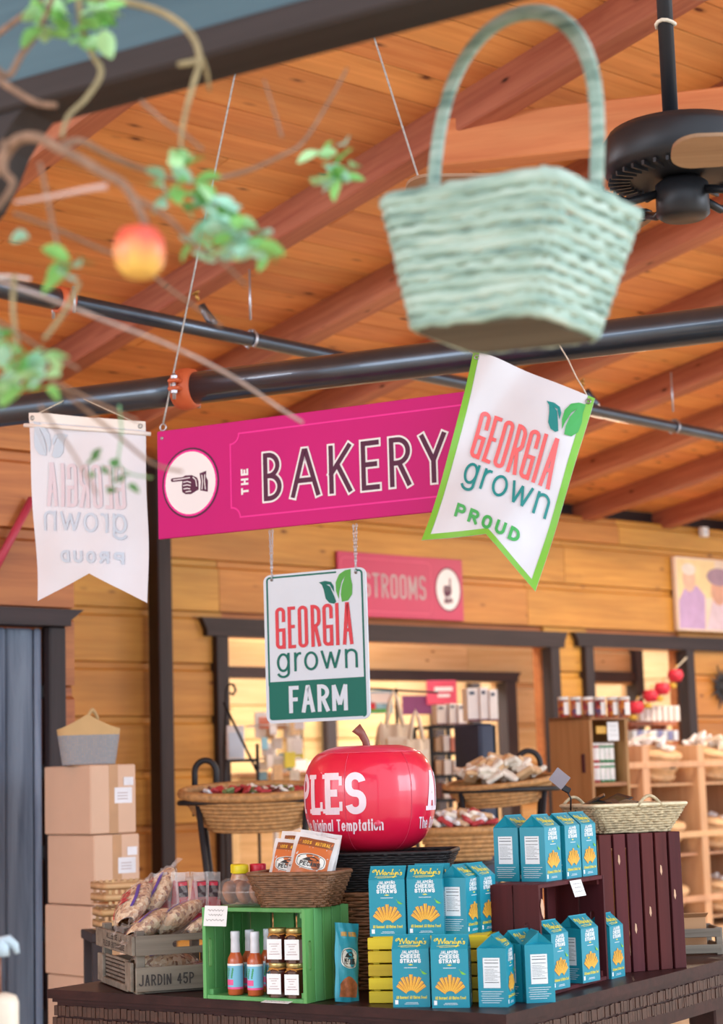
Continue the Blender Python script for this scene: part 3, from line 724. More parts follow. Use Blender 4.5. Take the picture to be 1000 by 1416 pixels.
def logo(t, k, ox, oy, mats, M=None, warp=None, zz=.0012, seg=None, lx=0, ly=0):
    """the leaf mark, GEORGIA and grown; k metres per sheet unit"""
    Sx = lambda pts: [(ox + ((p[0] - 545) * .93 + 450 + lx) * k, oy + (p[1] + ly) * k) for p in pts]
    a = MB(); poly(a, Sx([(545, 1100), (600, 1108), (650, 1096), (672, 1060), (675, 1010), (640, 1068), (640, 1075), (610, 1078), (640, 1060), (672, 985), (690, 935), (670, 920), (630, 930), (600, 965), (585, 1040), (570, 1080)]), zz, M, warp)
    b = MB(); poly(b, Sx([(840 - 20, 1185), (770, 1178), (720, 1150), (690, 1090), (690, 1020), (712, 955), (718, 1010), (740, 1090), (772, 1135), (740, 1060), (730, 990), (738, 930), (790, 938), (826, 985), (830, 1060), (818, 1120)]), zz + .0004, M, warp)
    c = MB(); x = 92
    for ch, w, gp in zip('GEORGIA', (80, 62, 80, 78, 82, 28, 82), (20, 20, 24, 16, 20, 26, 0)):
        text(c, ch, ox + x * k, oy + 590 * k, 335 * k, w * k, 27 * k, zz + .0008, M=M, warp=warp, seg=seg) if ch != 'I' else ribbon(c, [(ox + (x + 14) * k, oy + 590 * k), (ox + (x + 14) * k, oy + 925 * k)], 27 * k, zz + .0008, False, warp, M, seg); x += w + gp
    d = MB(); x = 96
    for ch, w, gp in zip('grown', (104, 64, 112, 158, 100), (36, 16, 22, 32, 0)):
        text(d, ch, ox + x * k, oy + 405 * k, 213 * k, w * k / WID.get(ch, 1), 19 * k, zz + .0008, M=M, warp=warp, seg=seg); x += w + gp
    a.build('leaf_dark', mats[0], t); b.build('leaf_light', mats[1], t); c.build('lettering_georgia', mats[2], t); d.build('lettering_grown', mats[3], t)
logo(t, k, 0, 0, (M_green, M_lime, M_red, M_green), M=FRONT)
m = MB(); x = 186
for ch, w in zip('FARM', (80, 104, 94, 122)):
    text(m, ch, x * k, 75 * k, 215 * k, w * k / WID.get(ch, 1), 31 * k, .0016, M=FRONT); x += w + 22
m.build('lettering_farm', M_signw, t)
for xs, px in ((70, 375), (745, 491)):
    top = onpl(px, 736 if px < 400 else 728, sTL, sn); Mi = frame(fx, -sn, FZ, fo).inverted(); tp = Mi @ Vector(top); bt = Vector((xs * k, -.001, FH - .022))
    ch = MB()
    for s in (-1, 1):
        a0 = bt + Vector((s * .002, -.004 * s, 0)); a1 = tp + Vector((s * .009, -.004 * s, .01)); n = 14
        for i in range(n):
            c0 = a0.lerp(a1, (i + .5) / n); L = (a1 - a0).length / n
            ch.tube([(c0.x + (.0035 * math.cos(R(q)) if i % 2 else 0), c0.y + (0 if i % 2 else .0035 * math.cos(R(q))), c0.z + L * .62 * math.sin(R(q))) for q in range(0, 360, 45)], .0013, 4, closed=True)
    ch.build('chain', M_zinc, t)
    MB().tube([(xs * k, -.003, FH - .022), (xs * k, .0, FH - .022)], .006, 8).build('rivet', M_steel, t)

# pennant banners
M_cloth = plain('banner_white', '#DCE0EC', .25, 0, .02, spec=.5, coat=.3); M_edge = plain('banner_edge', '#7CC242', .3, 0, .04, coat=.3)
M_pink = plain('banner_coral', '#EE6E74', .35, 0, .03, coat=.2); M_teal = plain('banner_teal', '#128A8C', .35, 0, .04, coat=.2); M_mid = plain('banner_green', '#3FAE5A', .35, 0, .03, coat=.2)
M_back = plain('banner_back', '#E2E3EE', .6, 0, .02, trans=0); M_gp = plain('ghost_pink', '#DDD0DC', .6, 0, .02); M_gt = plain('ghost_teal', '#C6D4E6', .6, 0, .02)
M_hem = plain('banner_hem', '#EFEAE6', .6, 0, .03)
def banner(name, label, c, Wd, Hd, notch, mirrored, bow, edge):
    TLp, TRp, BRp, BLp = [np.array(q) for q in c]
    nrm = np.cross(TRp - TLp, BLp - TLp); nrm /= np.linalg.norm(nrm)
    if nrm[1] > 0: nrm = -nrm
    t = thing(name, label, 'banner', TLp)
    def surf(u, v, off=0.0):
        p = (TLp * (1 - u) + TRp * u) * (1 - v) + (BLp * (1 - u) + BRp * u) * v
        w = bow * math.sin(math.pi * u) * (.4 + .6 * v) + .014 * math.sin(u * 9 + v * 4) * (1 - v) + .009 * math.sin(u * 5 - v * 9) + .005 * math.sin(u * 13 + v * 7)
        side = (TRp - TLp) * (.03 * math.sin(math.pi * v) * (1 if not mirrored else .15))
        return tuple(p + nrm * (w + off) + side * (1 - u) * 1.0 - TLp)
    def vmax(u): return 1 - notch * (1 - abs(2 * u - 1))
    for off, nm in ((0, 'cloth'), (-.0022, 'cloth_back')):
        MB().grid(lambda u, v: surf(u, v * vmax(u), off), 33, 33).build(nm, M_back if mirrored else M_cloth, t)
    def wp(x, y, z):
        u = x / Wd; return surf(1 - u if mirrored else u, 1 - y / Hd, z)
    if edge:
        ew = .055; e = MB()
        for u0, u1 in ((0, ew), (1 - ew, 1)):
            e.grid(lambda a, b: surf(u0 + (u1 - u0) * a, b * vmax(u0 + (u1 - u0) * a), .0015), 4, 33)
        for s0, s1 in ((0, .5), (.5, 1)):
            e.grid(lambda a, b: surf(s0 + (s1 - s0) * a, vmax(s0 + (s1 - s0) * a) - .03 * (1 - b), .0018), 17, 4)
        e.build('edging', M_edge, t)
    else:
        MB().grid(lambda u, v: surf(u, .055 + v * .006, .003), 24, 3).build('hem_seam', M_hem, t)
        MB().grid(lambda u, v: surf(u, -.0 + v * .05, .002), 24, 3).build('hem', M_hem, t)
        MB().tube([surf(u * 1.09 - .045, .068, .010) for u in (0, .25, .5, .75, 1)], .0085, 8).build('dowel', M_hem, t)
    kk = Wd / 880.0
    mats = (M_gt, M_gt, M_gp, M_gt) if mirrored else (M_teal, M_mid, M_pink, M_teal)
    logo(t, kk, 55 * kk, Hd - 1290 * kk, mats, None, wp, .0035, seg=.012, lx=75, ly=40)
    m = MB(); text(m, 'PROUD', Wd / 2 - .01, Hd - 1120 * kk, 92 * kk, 74 * kk, 21 * kk, .004, .42, warp=wp, seg=.012, align='c'); m.build('lettering_proud', M_gt if mirrored else M_mid, t)
    for u in (.04, .96):
        g = MB(); c0 = Vector(surf(u, .028, .004)); ex = Vector(TRp - TLp).normalized(); ey = Vector(nrm).cross(ex)
        g.tube([c0 + ex * .008 * math.cos(R(a)) + ey * .008 * math.sin(R(a)) for a in range(0, 360, 30)], .003, 6, closed=True); g.build('grommet', M_steel, t)
    return t, surf, TLp
bt, sf, o_ = banner('pennant_banner', 'white pennant with green edge reading GEORGIA grown PROUD beside magenta sign',
    (P(655, 486, 6.70), P(823, 551, 6.58), P(741, 819, 6.50), P(583, 747, 6.62)), .455, .70, .15, False, .03, True)
for u, px in ((.04, 648), (.96, 768)):
    a = Vector(sf(u, .02, .004)); q = pipe_at(px) - np.array([0, .07, .0]); b_ = Vector(q - o_)
    MB().tube([a.lerp(b_, i / 6) + Vector((.002 * math.sin(i * 2), 0, 0)) for i in range(7)], .0028, 5).build('twine', M_twine, bt)
bt, sf, o_ = banner('pennant_banner', 'plain white pennant seen from behind with faint mirrored print, hung on the pipe',
    (P(40, 571, 7.60), P(201, 583, 7.48), P(205, 834, 7.48), P(52, 831, 7.60)), .465, .745, .15, True, .02, False)
for u, px in ((.04, 92), (.96, 118)):
    a = Vector(sf(u, .02, .004)); q = pipe_at(px) + np.array([0, -.066, .0]); b_ = Vector(q - o_)
    MB().tube([a.lerp(b_, i / 6) for i in range(7)], .0028, 5).build('twine', M_twine, bt)

# RESTROOMS sign and the portrait picture on the back wall
M_rose = plain('rose_board', '#C43C66', .45, 0, .05, 1.5); M_rosel = plain('rose_line', '#DB5C80', .5)
M_gink = plain('grey_ink', '#B9A9AE', .5)
t = thing('wall_sign', 'rose red sign reading RESTROOMS on the plank wall', 'sign', W(1.35, .03, 2.785), UA)
MB().box((.73, .0, .275), (1.46, .03, .55), ch=.004).build('board', M_rose, t); FB = Matrix.Translation((0, -.0155, 0)) @ FRONT
m = MB(); ribbon(m, rr(.03, .05, 1.07, .5, .05), .008, .001, True, M=FB); m.build('border_line', M_rosel, t)
m = MB(); text(m, 'RESTROOMS', .07, .17, .21, .078, .021, .0012, .34, M=FB); m.build('lettering_restrooms', M_gink, t)
m = MB(); disc(m, 1.275, .275, .15, .19, .001, FB); m.build('badge_disc', M_ink, t)
m = MB(); ribbon(m, [(1.275 + .15 * math.cos(R(a)), .275 + .19 * math.sin(R(a))) for a in range(0, 360, 12)], .012, .0015, True, M=FB); m.build('badge_ring', M_plum, t)
m, m2 = MB(), MB(); Mh = FB @ Matrix.Translation((1.275, .265, 0)) @ Matrix.Rotation(R(-90), 4, 'Z'); hand(m, m2, 0, 0, .115, .002, Mh); m.build('pointing_hand', M_plum, t); m2.build('hand_lines', M_gink, t)

pa = onwall(925, 770); pb = onwall(925, 872)
t = thing('canvas_picture', 'canvas portrait of two people in pastel yellow and lilac on the wall', 'picture', W(pa[0], .05, float(pb[2])), UA)
pw, ph = 1.0, float(pa[2] - pb[2])
MB().box((pw / 2, .0, ph / 2), (pw, .05, ph), ch=.004).build('canvas', plain('canvas_cream', '#EBD8C8', .6, 0, .12, 2.5), t); FB = Matrix.Translation((0, -.026, 0)) @ FRONT
def blob(name, cx, cy, rx, ry, col, z=.001, pts=None):
    m = MB()
    poly(m, pts, z, FB) if pts else disc(m, cx, cy, rx, ry, z, FB, 24)
    m.build(name, plain('pic_' + name + str(z), col, .6, 0, .1, 9), t)
blob('backdrop_print', 0, 0, 0, 0, '#F0D9A8', .001, [(.02, .3), (.6, .35), (.62, ph - .02), (.02, ph - .02)])
blob('shirt_print', 0, 0, 0, 0, '#C0A4D2', .0016, [(.02, .02), (.42, .02), (.44, .36), (.32, .46), (.12, .42), (.03, .3)])
blob('head_print', .2, .52, .1, .13, '#E4BFAA', .0022)
blob('hair_print', .2, .62, .11, .06, '#E6E0DA', .0026)
blob('coat_print', 0, 0, 0, 0, '#D8C6D6', .0018, [(.44, .02), (.98, .02), (.98, .4), (.8, .46), (.55, .3)])
blob('face_print', .66, .42, .12, .15, '#D6A590', .0024)
blob('hat_print', .68, .56, .2, .09, '#A58BA0', .003)

# ============================================================ DISPLAY TABLE
TZ = .767
M_tab = wood('table_mahogany', '#3C2020', '#281416', None, .4, .9, .05, 0, spec=.22); M_blk = plain('table_block', '#44291F', .45, 0, .35, 40)
tA = np.array([-1.058, 6.205]); tB = np.array([.348, 5.2]); e1 = (tB - tA) / np.linalg.norm(tB - tA); e2 = np.array([math.cos(R(57.5)), math.sin(R(57.5))])
TL1 = float(np.linalg.norm(tB - tA)); TL2 = 1.9
tab = thing('display_table', 'large dark mahogany display table with mosaic apron carrying the crates', 'table', (tB[0], tB[1], 0))
def T2(u, v): p = -e1 * u + e2 * v; return (float(p[0]), float(p[1]))       # u back along the front edge, v along the right edge
MB().prism([T2(0, 0), T2(0, TL2), T2(TL1, TL2), T2(TL1, 0)], TZ - .028, TZ, axis='z').build('table_top', M_tab, tab)
MB().prism([T2(.012, .012), T2(.012, TL2 - .012), T2(TL1 - .012, TL2 - .012), T2(TL1 - .012, .012)], TZ - .04, TZ - .028, axis='z').build('moulding', M_tab, tab)
ins = .03
for nm, P0, P1 in (('apron_front', (ins, ins), (TL1 - ins, ins)), ('apron_side', (ins, ins), (ins, TL2 - ins)), ('apron_back', (ins, TL2 - ins), (TL1 - ins, TL2 - ins)), ('apron_end', (TL1 - ins, ins), (TL1 - ins, TL2 - ins))):
    a = Vector(T2(*P0)).to_3d(); b_ = Vector(T2(*P1)).to_3d(); L = (b_ - a).length
    MB().box((L / 2, 0, TZ - .04 - .06), (L, .024, .12), M=Matrix.Translation(a) @ Matrix.Rotation(math.atan2((b_ - a).y, (b_ - a).x), 4, 'Z')).build(nm, M_tab, tab)
for nm, P0, P1, sgn in (('apron_blocks', (0.03, .018), (TL1 - .02, .018), 1), ('apron_blocks', (.018, .03), (.018, TL2 - .02), -1)):
    a = Vector(T2(*P0)).to_3d(); b_ = Vector(T2(*P1)).to_3d(); L = (b_ - a).length; Mx = Matrix.Translation(a) @ Matrix.Rotation(math.atan2((b_ - a).y, (b_ - a).x), 4, 'Z')
    m = MB()
    for row, (z, h) in enumerate(((TZ - .066, .034), (TZ - .104, .034))):
        x = 0.0
        while x < L - .01:
            w = random.uniform(.013, .021); m.box((x + w / 2, 0, z + random.uniform(-.002, .002)), (w - .0022, .010 + random.uniform(0, .006), h - .003), M=Mx); x += w
    m.build(nm, M_blk, tab, kind='stuff')
for u, v in ((.13, .13), (TL1 - .13, .13), (.13, TL2 - .22), (TL1 - .13, TL2 - .22)):
    p = T2(u, v); MB().box((0, 0, (TZ - .1) / 2), (.1, .1, TZ - .1), ch=.006).build('leg', M_tab, tab, (p[0], p[1], 0), R(57.5))

# ------------------------------------------------------------ wooden crates
def slot_board(w, h, t, sw, sh):
    """board with an oblong hand hole, lying in the x-z plane"""
    m = MB()
    outer = [(-w / 2, -h / 2), (w / 2, -h / 2), (w / 2, h / 2), (-w / 2, h / 2)]; n = 24
    r = min(sw, sh) / 2; inner = []
    for k in range(n):
        a = 2 * math.pi * (k + .5) / n; c, s = math.cos(a), math.sin(a)
        inner.append(((sw / 2 - r) * (1 if c > 0 else -1) + r * c, (sh / 2 - r) * (1 if s > 0 else -1) + r * s))
    def out(p):
        a = math.atan2(p[1], p[0]); c, s = math.cos(a), math.sin(a); k = min(w / 2 / max(abs(c), 1e-6), h / 2 / max(abs(s), 1e-6)); return (c * k, s * k)
    ring = [out(p) for p in inner]
    for i, q in enumerate(ring):       # snap nearest ring points onto the corners
        for c in outer:
            if math.dist(q, c) == min(math.dist(z, c) for z in ring): ring[i] = c
    vs = [(p[0], -t / 2, p[1]) for p in inner] + [(p[0], -t / 2, p[1]) for p in ring] + [(p[0], t / 2, p[1]) for p in inner] + [(p[0], t / 2, p[1]) for p in ring]; fs = []
    for i in range(n):
        j = (i + 1) % n; fs += [(i, j, n + j, n + i), (2 * n + i, 3 * n + i, 3 * n + j, 2 * n + j), (i, 2 * n + i, 2 * n + j, j), (n + i, n + j, 3 * n + j, 3 * n + i)]
    return m.add(vs, fs)
def side_crate(name, label, mat, o, rz, w, h, d, nside, slot=True, back=4, backgap=.03):
    """crate lying on its side, mouth towards -y, origin at the front left bottom corner"""
    t = thing(name, label, 'crate', o, rz, 'wooden crates on the display table'); th = .012
    bwid = d / nside
    for s in (0, 1):
        x = th / 2 if s == 0 else w - th / 2
        for i in range(nside):
            y = bwid * (i + .5); g = .004
            if slot and i == 0:
                slot_board(bwid - g, h - .002, th, .016, h * .32).build('end_board', mat, t, (x, y, h / 2), R(90))
            else: MB().box((0, 0, 0), (bwid - g, th, h - .002), ch=.0015).build('end_board', mat, t, (x, y, h / 2), R(90))
        for yy in (.012, d - .012):
            pass
    for zz, nm in ((th / 2, 'bottom_board'), (h - th / 2, 'top_board')):
        nb = 3; wb = d / nb
        for i in range(nb): MB().box((0, 0, 0), (w - 2 * th - .001, wb - .006, th), ch=.0015).build(nm, mat, t, (w / 2, wb * (i + .5), zz))
    for i in range(back):
        ww = (w - 2 * th) / back; MB().box((0, 0, 0), (ww - backgap, th, h - 2 * th - .002), ch=.0015).build('back_board', mat, t, (th + ww * (i + .5), d - th / 2, h / 2))
    for sx in (th + .008, w - th - .008):
        for sz in (th + .008, h - th - .008):
            MB().box((0, d / 2, 0), (.016, d - .03, .016)).build('corner_batten', mat, t, (sx, 0, sz))
    return t
M_gr = wood('crate_green_paint', '#66AE6A', '#54A05A', None, .5, 1, .05, 2, bmp=.1)
M_mar = wood('crate_maroon_paint', '#58242A', '#471C22', None, .6, 1, .06, 2, bmp=.1, spec=.2)
M_yel = wood('crate_yellow_paint', '#D6C22C', '#C2AC20', None, .5, 1, .05, 0, bmp=.1)
M_grey = wood('crate_grey_weathered', '#8C857C', '#655E57', None, .75, 1, .1, 0, bmp=.4)
gO = np.array([-.520, 5.801, TZ]); gA = R(-34.6)
green = side_crate('wooden_crate', 'bright green painted crate on its side holding sauce bottles and jars', M_gr, gO, gA, .387, .27, .225, 5, backgap=.012)
def G(x, y, z): return gO + np.array([x * math.cos(gA) - y * math.sin(gA), x * math.sin(gA) + y * math.cos(gA), z])
mO = np.array([.482, 5.557, TZ]); mA = R(60.7)
mar = side_crate('wooden_crate', 'low maroon crate on its side filled and topped with teal cartons', M_mar, mO, mA, .50, .32, .17, 2, back=5, backgap=.035)
M_bare = plain('bare_wood_chip', '#C9A48A', .8)
for (x, z, pts) in ((.003, .22, [(0, 0), (.006, .03), (.0, .055), (-.012, .06), (-.02, .04), (-.012, .015)]),):
    m = MB(); poly(m, pts, .001, Matrix.Translation((x + .02, 0, z)) @ FRONT); m.build('paint_chip', M_bare, mar)
# tall maroon crate with upright slats
bO = np.array([.729, 6.136, TZ]); bA = R(27); bw_, bh_, bd_ = .325, .4385, .26
big = thing('wooden_crate', 'tall maroon crate standing on end with upright slats', 'crate', bO, bA, 'wooden crates on the display table')
for i in range(6):
    MB().box((0, 0, 0), (.046, .011, bh_), ch=.0015).build('slat', M_mar, big, (.027 + i * .0545, .006, bh_ / 2))
    MB().box((0, 0, 0), (.034, .011, bh_), ch=.0015).build('slat', M_mar, big, (.027 + i * .0545, bd_ - .006, bh_ / 2))
for i in range(4):
    for x in (.006, bw_ - .006): MB().box((0, 0, 0), (.011, .046, bh_ - .0), ch=.0015).build('slat', M_mar, big, (x, .045 + i * .058, bh_ / 2))
for z in (.014, bh_ - .009): MB().box((0, 0, 0), (bw_ - .026, bd_ - .026, .014), ch=.0015).build('end_panel', M_mar, big, (bw_ / 2, bd_ / 2, z))
for z in (.035, bh_ - .03): MB().box((0, 0, 0), (bw_ - .03, .01, .03)).build('cleat', M_mar, big, (bw_ / 2, .018, z))
for x, z in ((.077, .34), (.13, .12), (.24, .3), (.29, .22), (.19, .17)):
    m = MB(); poly(m, [(0, 0), (.004, .012), (.002, .03), (-.003, .034), (-.005, .012)], .0007, Matrix.Translation((x, 0, z)) @ FRONT); m.build('paint_chip', M_bare, big)
# yellow crate
yO = np.array([-.02, 5.545, TZ]); yA = R(-10); yw, yh, yd = .36, .188, .2
yel = thing('wooden_crate', 'yellow slatted crate behind the front teal cartons', 'crate', yO, yA, 'wooden crates on the display table')
for i in range(5):
    z = .0175 + i * .0376
    for y in (.006, yd - .006): MB().box((0, 0, 0), (yw, .011, .033), ch=.0015).build('slat', M_yel, yel, (yw / 2, y, z))
    for x in (.006, yw - .006): MB().box((0, 0, 0), (.011, yd - .026, .033), ch=.0015).build('slat', M_yel, yel, (x, yd / 2, z))
for x in (.022, yw - .022):
    for y in (.022, yd - .022): MB().box((0, 0, 0), (.018, .018, yh - .012)).build('corner_post', M_yel, yel, (x, y, yh / 2 - .004))
for i in range(4): MB().box((0, 0, 0), (yw - .03, .04, .008)).build('lid_board', M_yel, yel, (yw / 2, .03 + i * .046, yh - .0045))
# grey weathered crate with stencilled words
cO = np.array([-.743, 5.957, TZ]); cA = R(21); cw, chh, cdp = .34, .182, .48
gry = thing('wooden_crate', 'weathered grey crate stencilled JARDIN 45P full of cellophane snack bags', 'crate', cO, cA, 'wooden crates on the display table')
M_sten = plain('stencil_black', '#3E3A3B', .8, 0, .3, 60)
for y, lab in ((0, 1), (cdp, 0)):
    yy = y - .006 if lab else y + .006
    slot_board(cw, .06, .011, .105, .02).build('end_board', M_grey, gry, (cw / 2, yy, .148))
    MB().box((0, 0, 0), (cw, .011, .074), ch=.002).build('end_board', M_grey, gry, (cw / 2, yy, .045))
for x in (0, cw):
    xx = x - .006 if x == 0 else x + .006
    MB().box((0, 0, 0), (.011, cdp + .02, .06), ch=.002).build('side_board', M_grey, gry, (xx, cdp / 2, .148))
    MB().box((0, 0, 0), (.011, cdp - .12, .02), ch=.002).build('side_board', M_grey, gry, (xx, cdp / 2, .014))
    for yv in (.05, cdp - .05): MB().box((0, 0, 0), (.011, .075, .088), ch=.002).build('side_stile', M_grey, gry, (xx, yv, .052))
    for kz in range(6): MB().box((0, 0, 0), (.006, cdp - .17, .0075)).build('rod', M_grey, gry, (x + (.002 if x == 0 else -.002), cdp / 2, .032 + kz * .0125))
for x in (.02, cw - .02):
    for y in (.02, cdp - .02): MB().box((0, 0, 0), (.028, .028, chh + .01), ch=.002).build('corner_post', M_grey, gry, (x, y, (chh + .01) / 2))
for i in range(5): MB().box((0, 0, 0), (cw - .01, cdp / 5 - .012, .009)).build('floor_board', M_grey, gry, (cw / 2, cdp / 5 * (i + .5), .006))
m = MB(); text(m, 'JARDIN 45P', .008, .026, .034, .0155, .0046, .001, .28, M=Matrix.Translation((0, -.0115, 0)) @ FRONT); m.build('lettering_front', M_sten, gry)
LEFTF = Matrix(((0, 0, -1, 0), (-1, 0, 0, 0), (0, 1, 0, 0), (0, 0, 0, 1)))    # x runs towards the viewer on the -x face
m = MB(); Ml = Matrix.Translation((-.0115, cdp, 0)) @ LEFTF; text(m, 'ALLEE DE LA', .15, .153, .018, .0155, .003, .001, .3, M=Ml); text(m, 'FLEUR BOTANIQUE', .10, .126, .019, .0165, .003, .001, .28, M=Ml); m.build('lettering_side', M_sten, gry)

# ------------------------------------------------------------ teal gable cartons
M_tealc = plain('carton_teal', '#178FA8', .38, 0, .03, 4); M_yink = plain('carton_yellow', '#F2E04A', .5, 0, .03); M_wink = plain('carton_white', '#F0F4F8', .5, 0, .02)
M_str1 = plain('straw_gold', '#F6BE48', .5, 0, .1, 40); M_str2 = plain('straw_brown', '#C26E2C', .5, 0, .1, 40); M_chil = plain('chili_green', '#7CC43A', .45); M_label = plain('nutrition_white', '#E6ECF2', .5, 0, .03); M_bink = plain('black_ink', '#2C3A44', .6)
CW, CD, CH, CS = .105, .083, .196, .160
def carton_meshes():
    h2 = CD / 2; out = []
    b = MB()      # pentagon profile with tucked-in gable triangles
    b.prism([(-h2, 0), (h2, 0), (h2, CS), (-h2, CS)], -CW / 2, CW / 2, axis='x')
    for s in (-1, 1):
        b.add([(-CW / 2, s * h2, CS), (CW / 2, s * h2, CS), (CW / 2, 0, CH), (-CW / 2, 0, CH)], [(0, 1, 2, 3)])
        x = s * CW / 2; xi = s * (CW / 2 - .014)
        b.add([(x, -h2, CS), (x, h2, CS), (x, 0, CH), (xi, 0, CS + .004)], [(0, 3, 2), (1, 2, 3), (0, 1, 3)])
    b.box((0, 0, CH + .0005), (CW, .0025, .003))
    out.append(('body', b, M_tealc))
    Fm = Matrix.Translation((0, -h2, 0)) @ FRONT
    sl = math.atan2(CH - CS, h2); Sm = Matrix.Translation((0, -h2, CS)) @ Matrix.Rotation(-(math.pi / 2 - sl), 4, 'X') @ FRONT; SLn = math.hypot(CH - CS, h2)
    y = MB()      # script title
    def scr(pts, wd=.0024): ribbon(y, [((px - 50) * .00092, .011 + py * .00092) for px, py in pts], wd, .0006, M=Sm)
    scr([(2, 22), (4, 30), (12, 34), (10, 26), (4, 20)]); scr([(12, 34), (20, 10)]); scr([(16, 8), (22, 32), (28, 10), (36, 34), (36, 10)])
    scr([(46, 20), (42, 22), (39, 14), (43, 9), (47, 20), (48, 9), (51, 12)]); scr([(51, 10), (53, 21), (56, 19), (58, 21)]); scr([(60, 20), (59, 10), (63, 12)]); scr([(63, 12), (68, 34), (66, 34), (65, 10), (69, 12)])
    scr([(70, 20), (71, 11), (76, 13), (77, 21), (76, 0), (70, -4), (78, 8)]); scr([(79, 10), (80, 20), (84, 20), (85, 10), (88, 12)]); scr([(89, 32), (88, 27)], .002); scr([(98, 18), (93, 20), (92, 16), (97, 14), (95, 8), (90, 9)])
    scr([(12, 0), (40, 3), (82, 1), (60, -3), (20, -4)], .0016)
    out.append(('lettering_title', y, M_yink)); y = MB(); text(y, 'All Gourmet All Gluten Free!', 0, .023, .0085, .0030, .0013, .0006, .28, M=Fm, align='c')
    out.append(('lettering_slogan', y, M_yink)); y = MB(); poly(y, [(-.008, .1165), (0, .1185), (.008, .1165), (0, .1145)], .0005, Fm); out.append(('gold_diamond', y, M_yink))
    sp_ = MB(); bc = MB()
    w = MB(); text(w, 'JALAPEÑO', 0, .1475, .0085, .0052, .0016, .0006, .22, M=Fm, align='c')
    text(w, 'CHEESE', 0, .1345, .0115, .0082, .0025, .0006, .16, M=Fm, align='c'); text(w, 'STRAWS', 0, .1215, .0115, .0082, .0025, .0006, .16, M=Fm, align='c')
    ribbon(sp_, [(-.018, .1085), (.018, .1085)], .0015, .0006, M=Fm); ribbon(sp_, [(-.016, .0125), (.018, .0125)], .0012, .0006, M=Fm); ribbon(sp_, [(-.02, .009), (.02, .009)], .0012, .0006, M=Fm)
    out.append(('lettering_white', w, M_wink)); w = MB(); poly(w, [(-.047, .008), (-.038, .008), (-.038, .020), (-.047, .020)], .0005, Fm); out.append(('corner_badge', w, M_wink))
    a, c = MB(), MB()
    for i in range(9):
        an = R(-52 + 13 * i); ca, sa = math.sin(an), math.cos(an); r0, r1 = .016, (.056 if i % 2 else .060) - abs(i - 4) * .0012
        if i in (0, 8): r1 = .05
        o = Vector((0, .030)); d = Vector((ca, sa)); nn = Vector((sa, -ca)); wd = .0046 + .0009 * (1 - i % 2)
        for mm, k0, k1, z in ((c, -1, 1, .0008 + .0002 * (i % 2)), (a, -.72, .1, .0013 + .0002 * (i % 2)), (a, .35, .8, .0013 + .0002 * (i % 2))):
            poly(mm, [tuple(o + d * r0 + nn * wd * k0 * .6), tuple(o + d * r0 + nn * wd * k1 * .6), tuple(o + d * r1 + nn * wd * k1), tuple(o + d * r1 + nn * wd * k0)], z, Fm)
    out.append(('straws_dark', c, M_str2)); out.append(('straws_gold', a, M_str1))
    g = MB(); poly(g, leafpts(.030, .100, .047, .091, .16, 6, -.15), .0016, Fm); ribbon(g, [(.030, .100), (.027, .104)], .0014, .0016, M=Fm); out.append(('chili_print', g, M_chil))
    n = MB(); k = MB()
    for sgn in (-1, 1):
        Ms = Matrix.Translation((sgn * CW / 2, 0, 0)) @ Matrix.Rotation(R(90 * sgn), 4, 'Z') @ FRONT
        if sgn == -1:
            poly(n, [(-.026, .052), (.022, .052), (.022, .134), (-.026, .134)], .0005, Ms)
            for zz, t_ in ((.128, .002), (.120, .0028), (.1095, .002), (.067, .0025)): ribbon(k, [(-.022, zz), (.018, zz)], t_ * .7, .0009, M=Ms)
            for q in range(8): ribbon(k, [(-.022, .103 - q * .0042), (.006 + .008 * (q % 3), .103 - q * .0042)], .0008, .0009, M=Ms)
            for q in range(6): ribbon(sp_, [(-.034 + .003 * (q % 2), .042 - q * .006), (.030 - .006 * (q % 3), .042 - q * .006)], .0013, .0005, M=Ms)
        else:
            for q in range(14): ribbon(sp_, [(-.022, .12 - q * .0055), (.02 - .006 * (q % 3), .12 - q * .0055)], .0016, .0005, M=Ms)
            poly(bc, [(.006, .008), (.03, .008), (.03, .034), (.006, .034)], .0005, Ms)
    out.append(('nutrition_panel', n, M_label)); out.append(('nutrition_lines', k, M_bink)); out.append(('small_print', sp_, M_label)); out.append(('barcode', bc, M_label))
    return out
_cm = [(nm, mb.mesh('carton_' + nm), mt) for nm, mb, mt in carton_meshes()]
def carton(q, phi, label):
    """q = world point of the front left bottom corner"""
    a = R(phi); c, s = math.cos(a), math.sin(a); x, y = CW / 2, CD / 2
    t = thing('snack_carton', label, 'carton', (q[0] + x * c - y * s, q[1] + x * s + y * c, q[2]), a, 'teal cheese straw cartons')
    for nm, me, mt in _cm: put(nm, me, mt, t, kind='stuff' if nm in ('small_print', 'nutrition_lines') else None)
    return t
z1, z2 = TZ + yh, TZ + .32
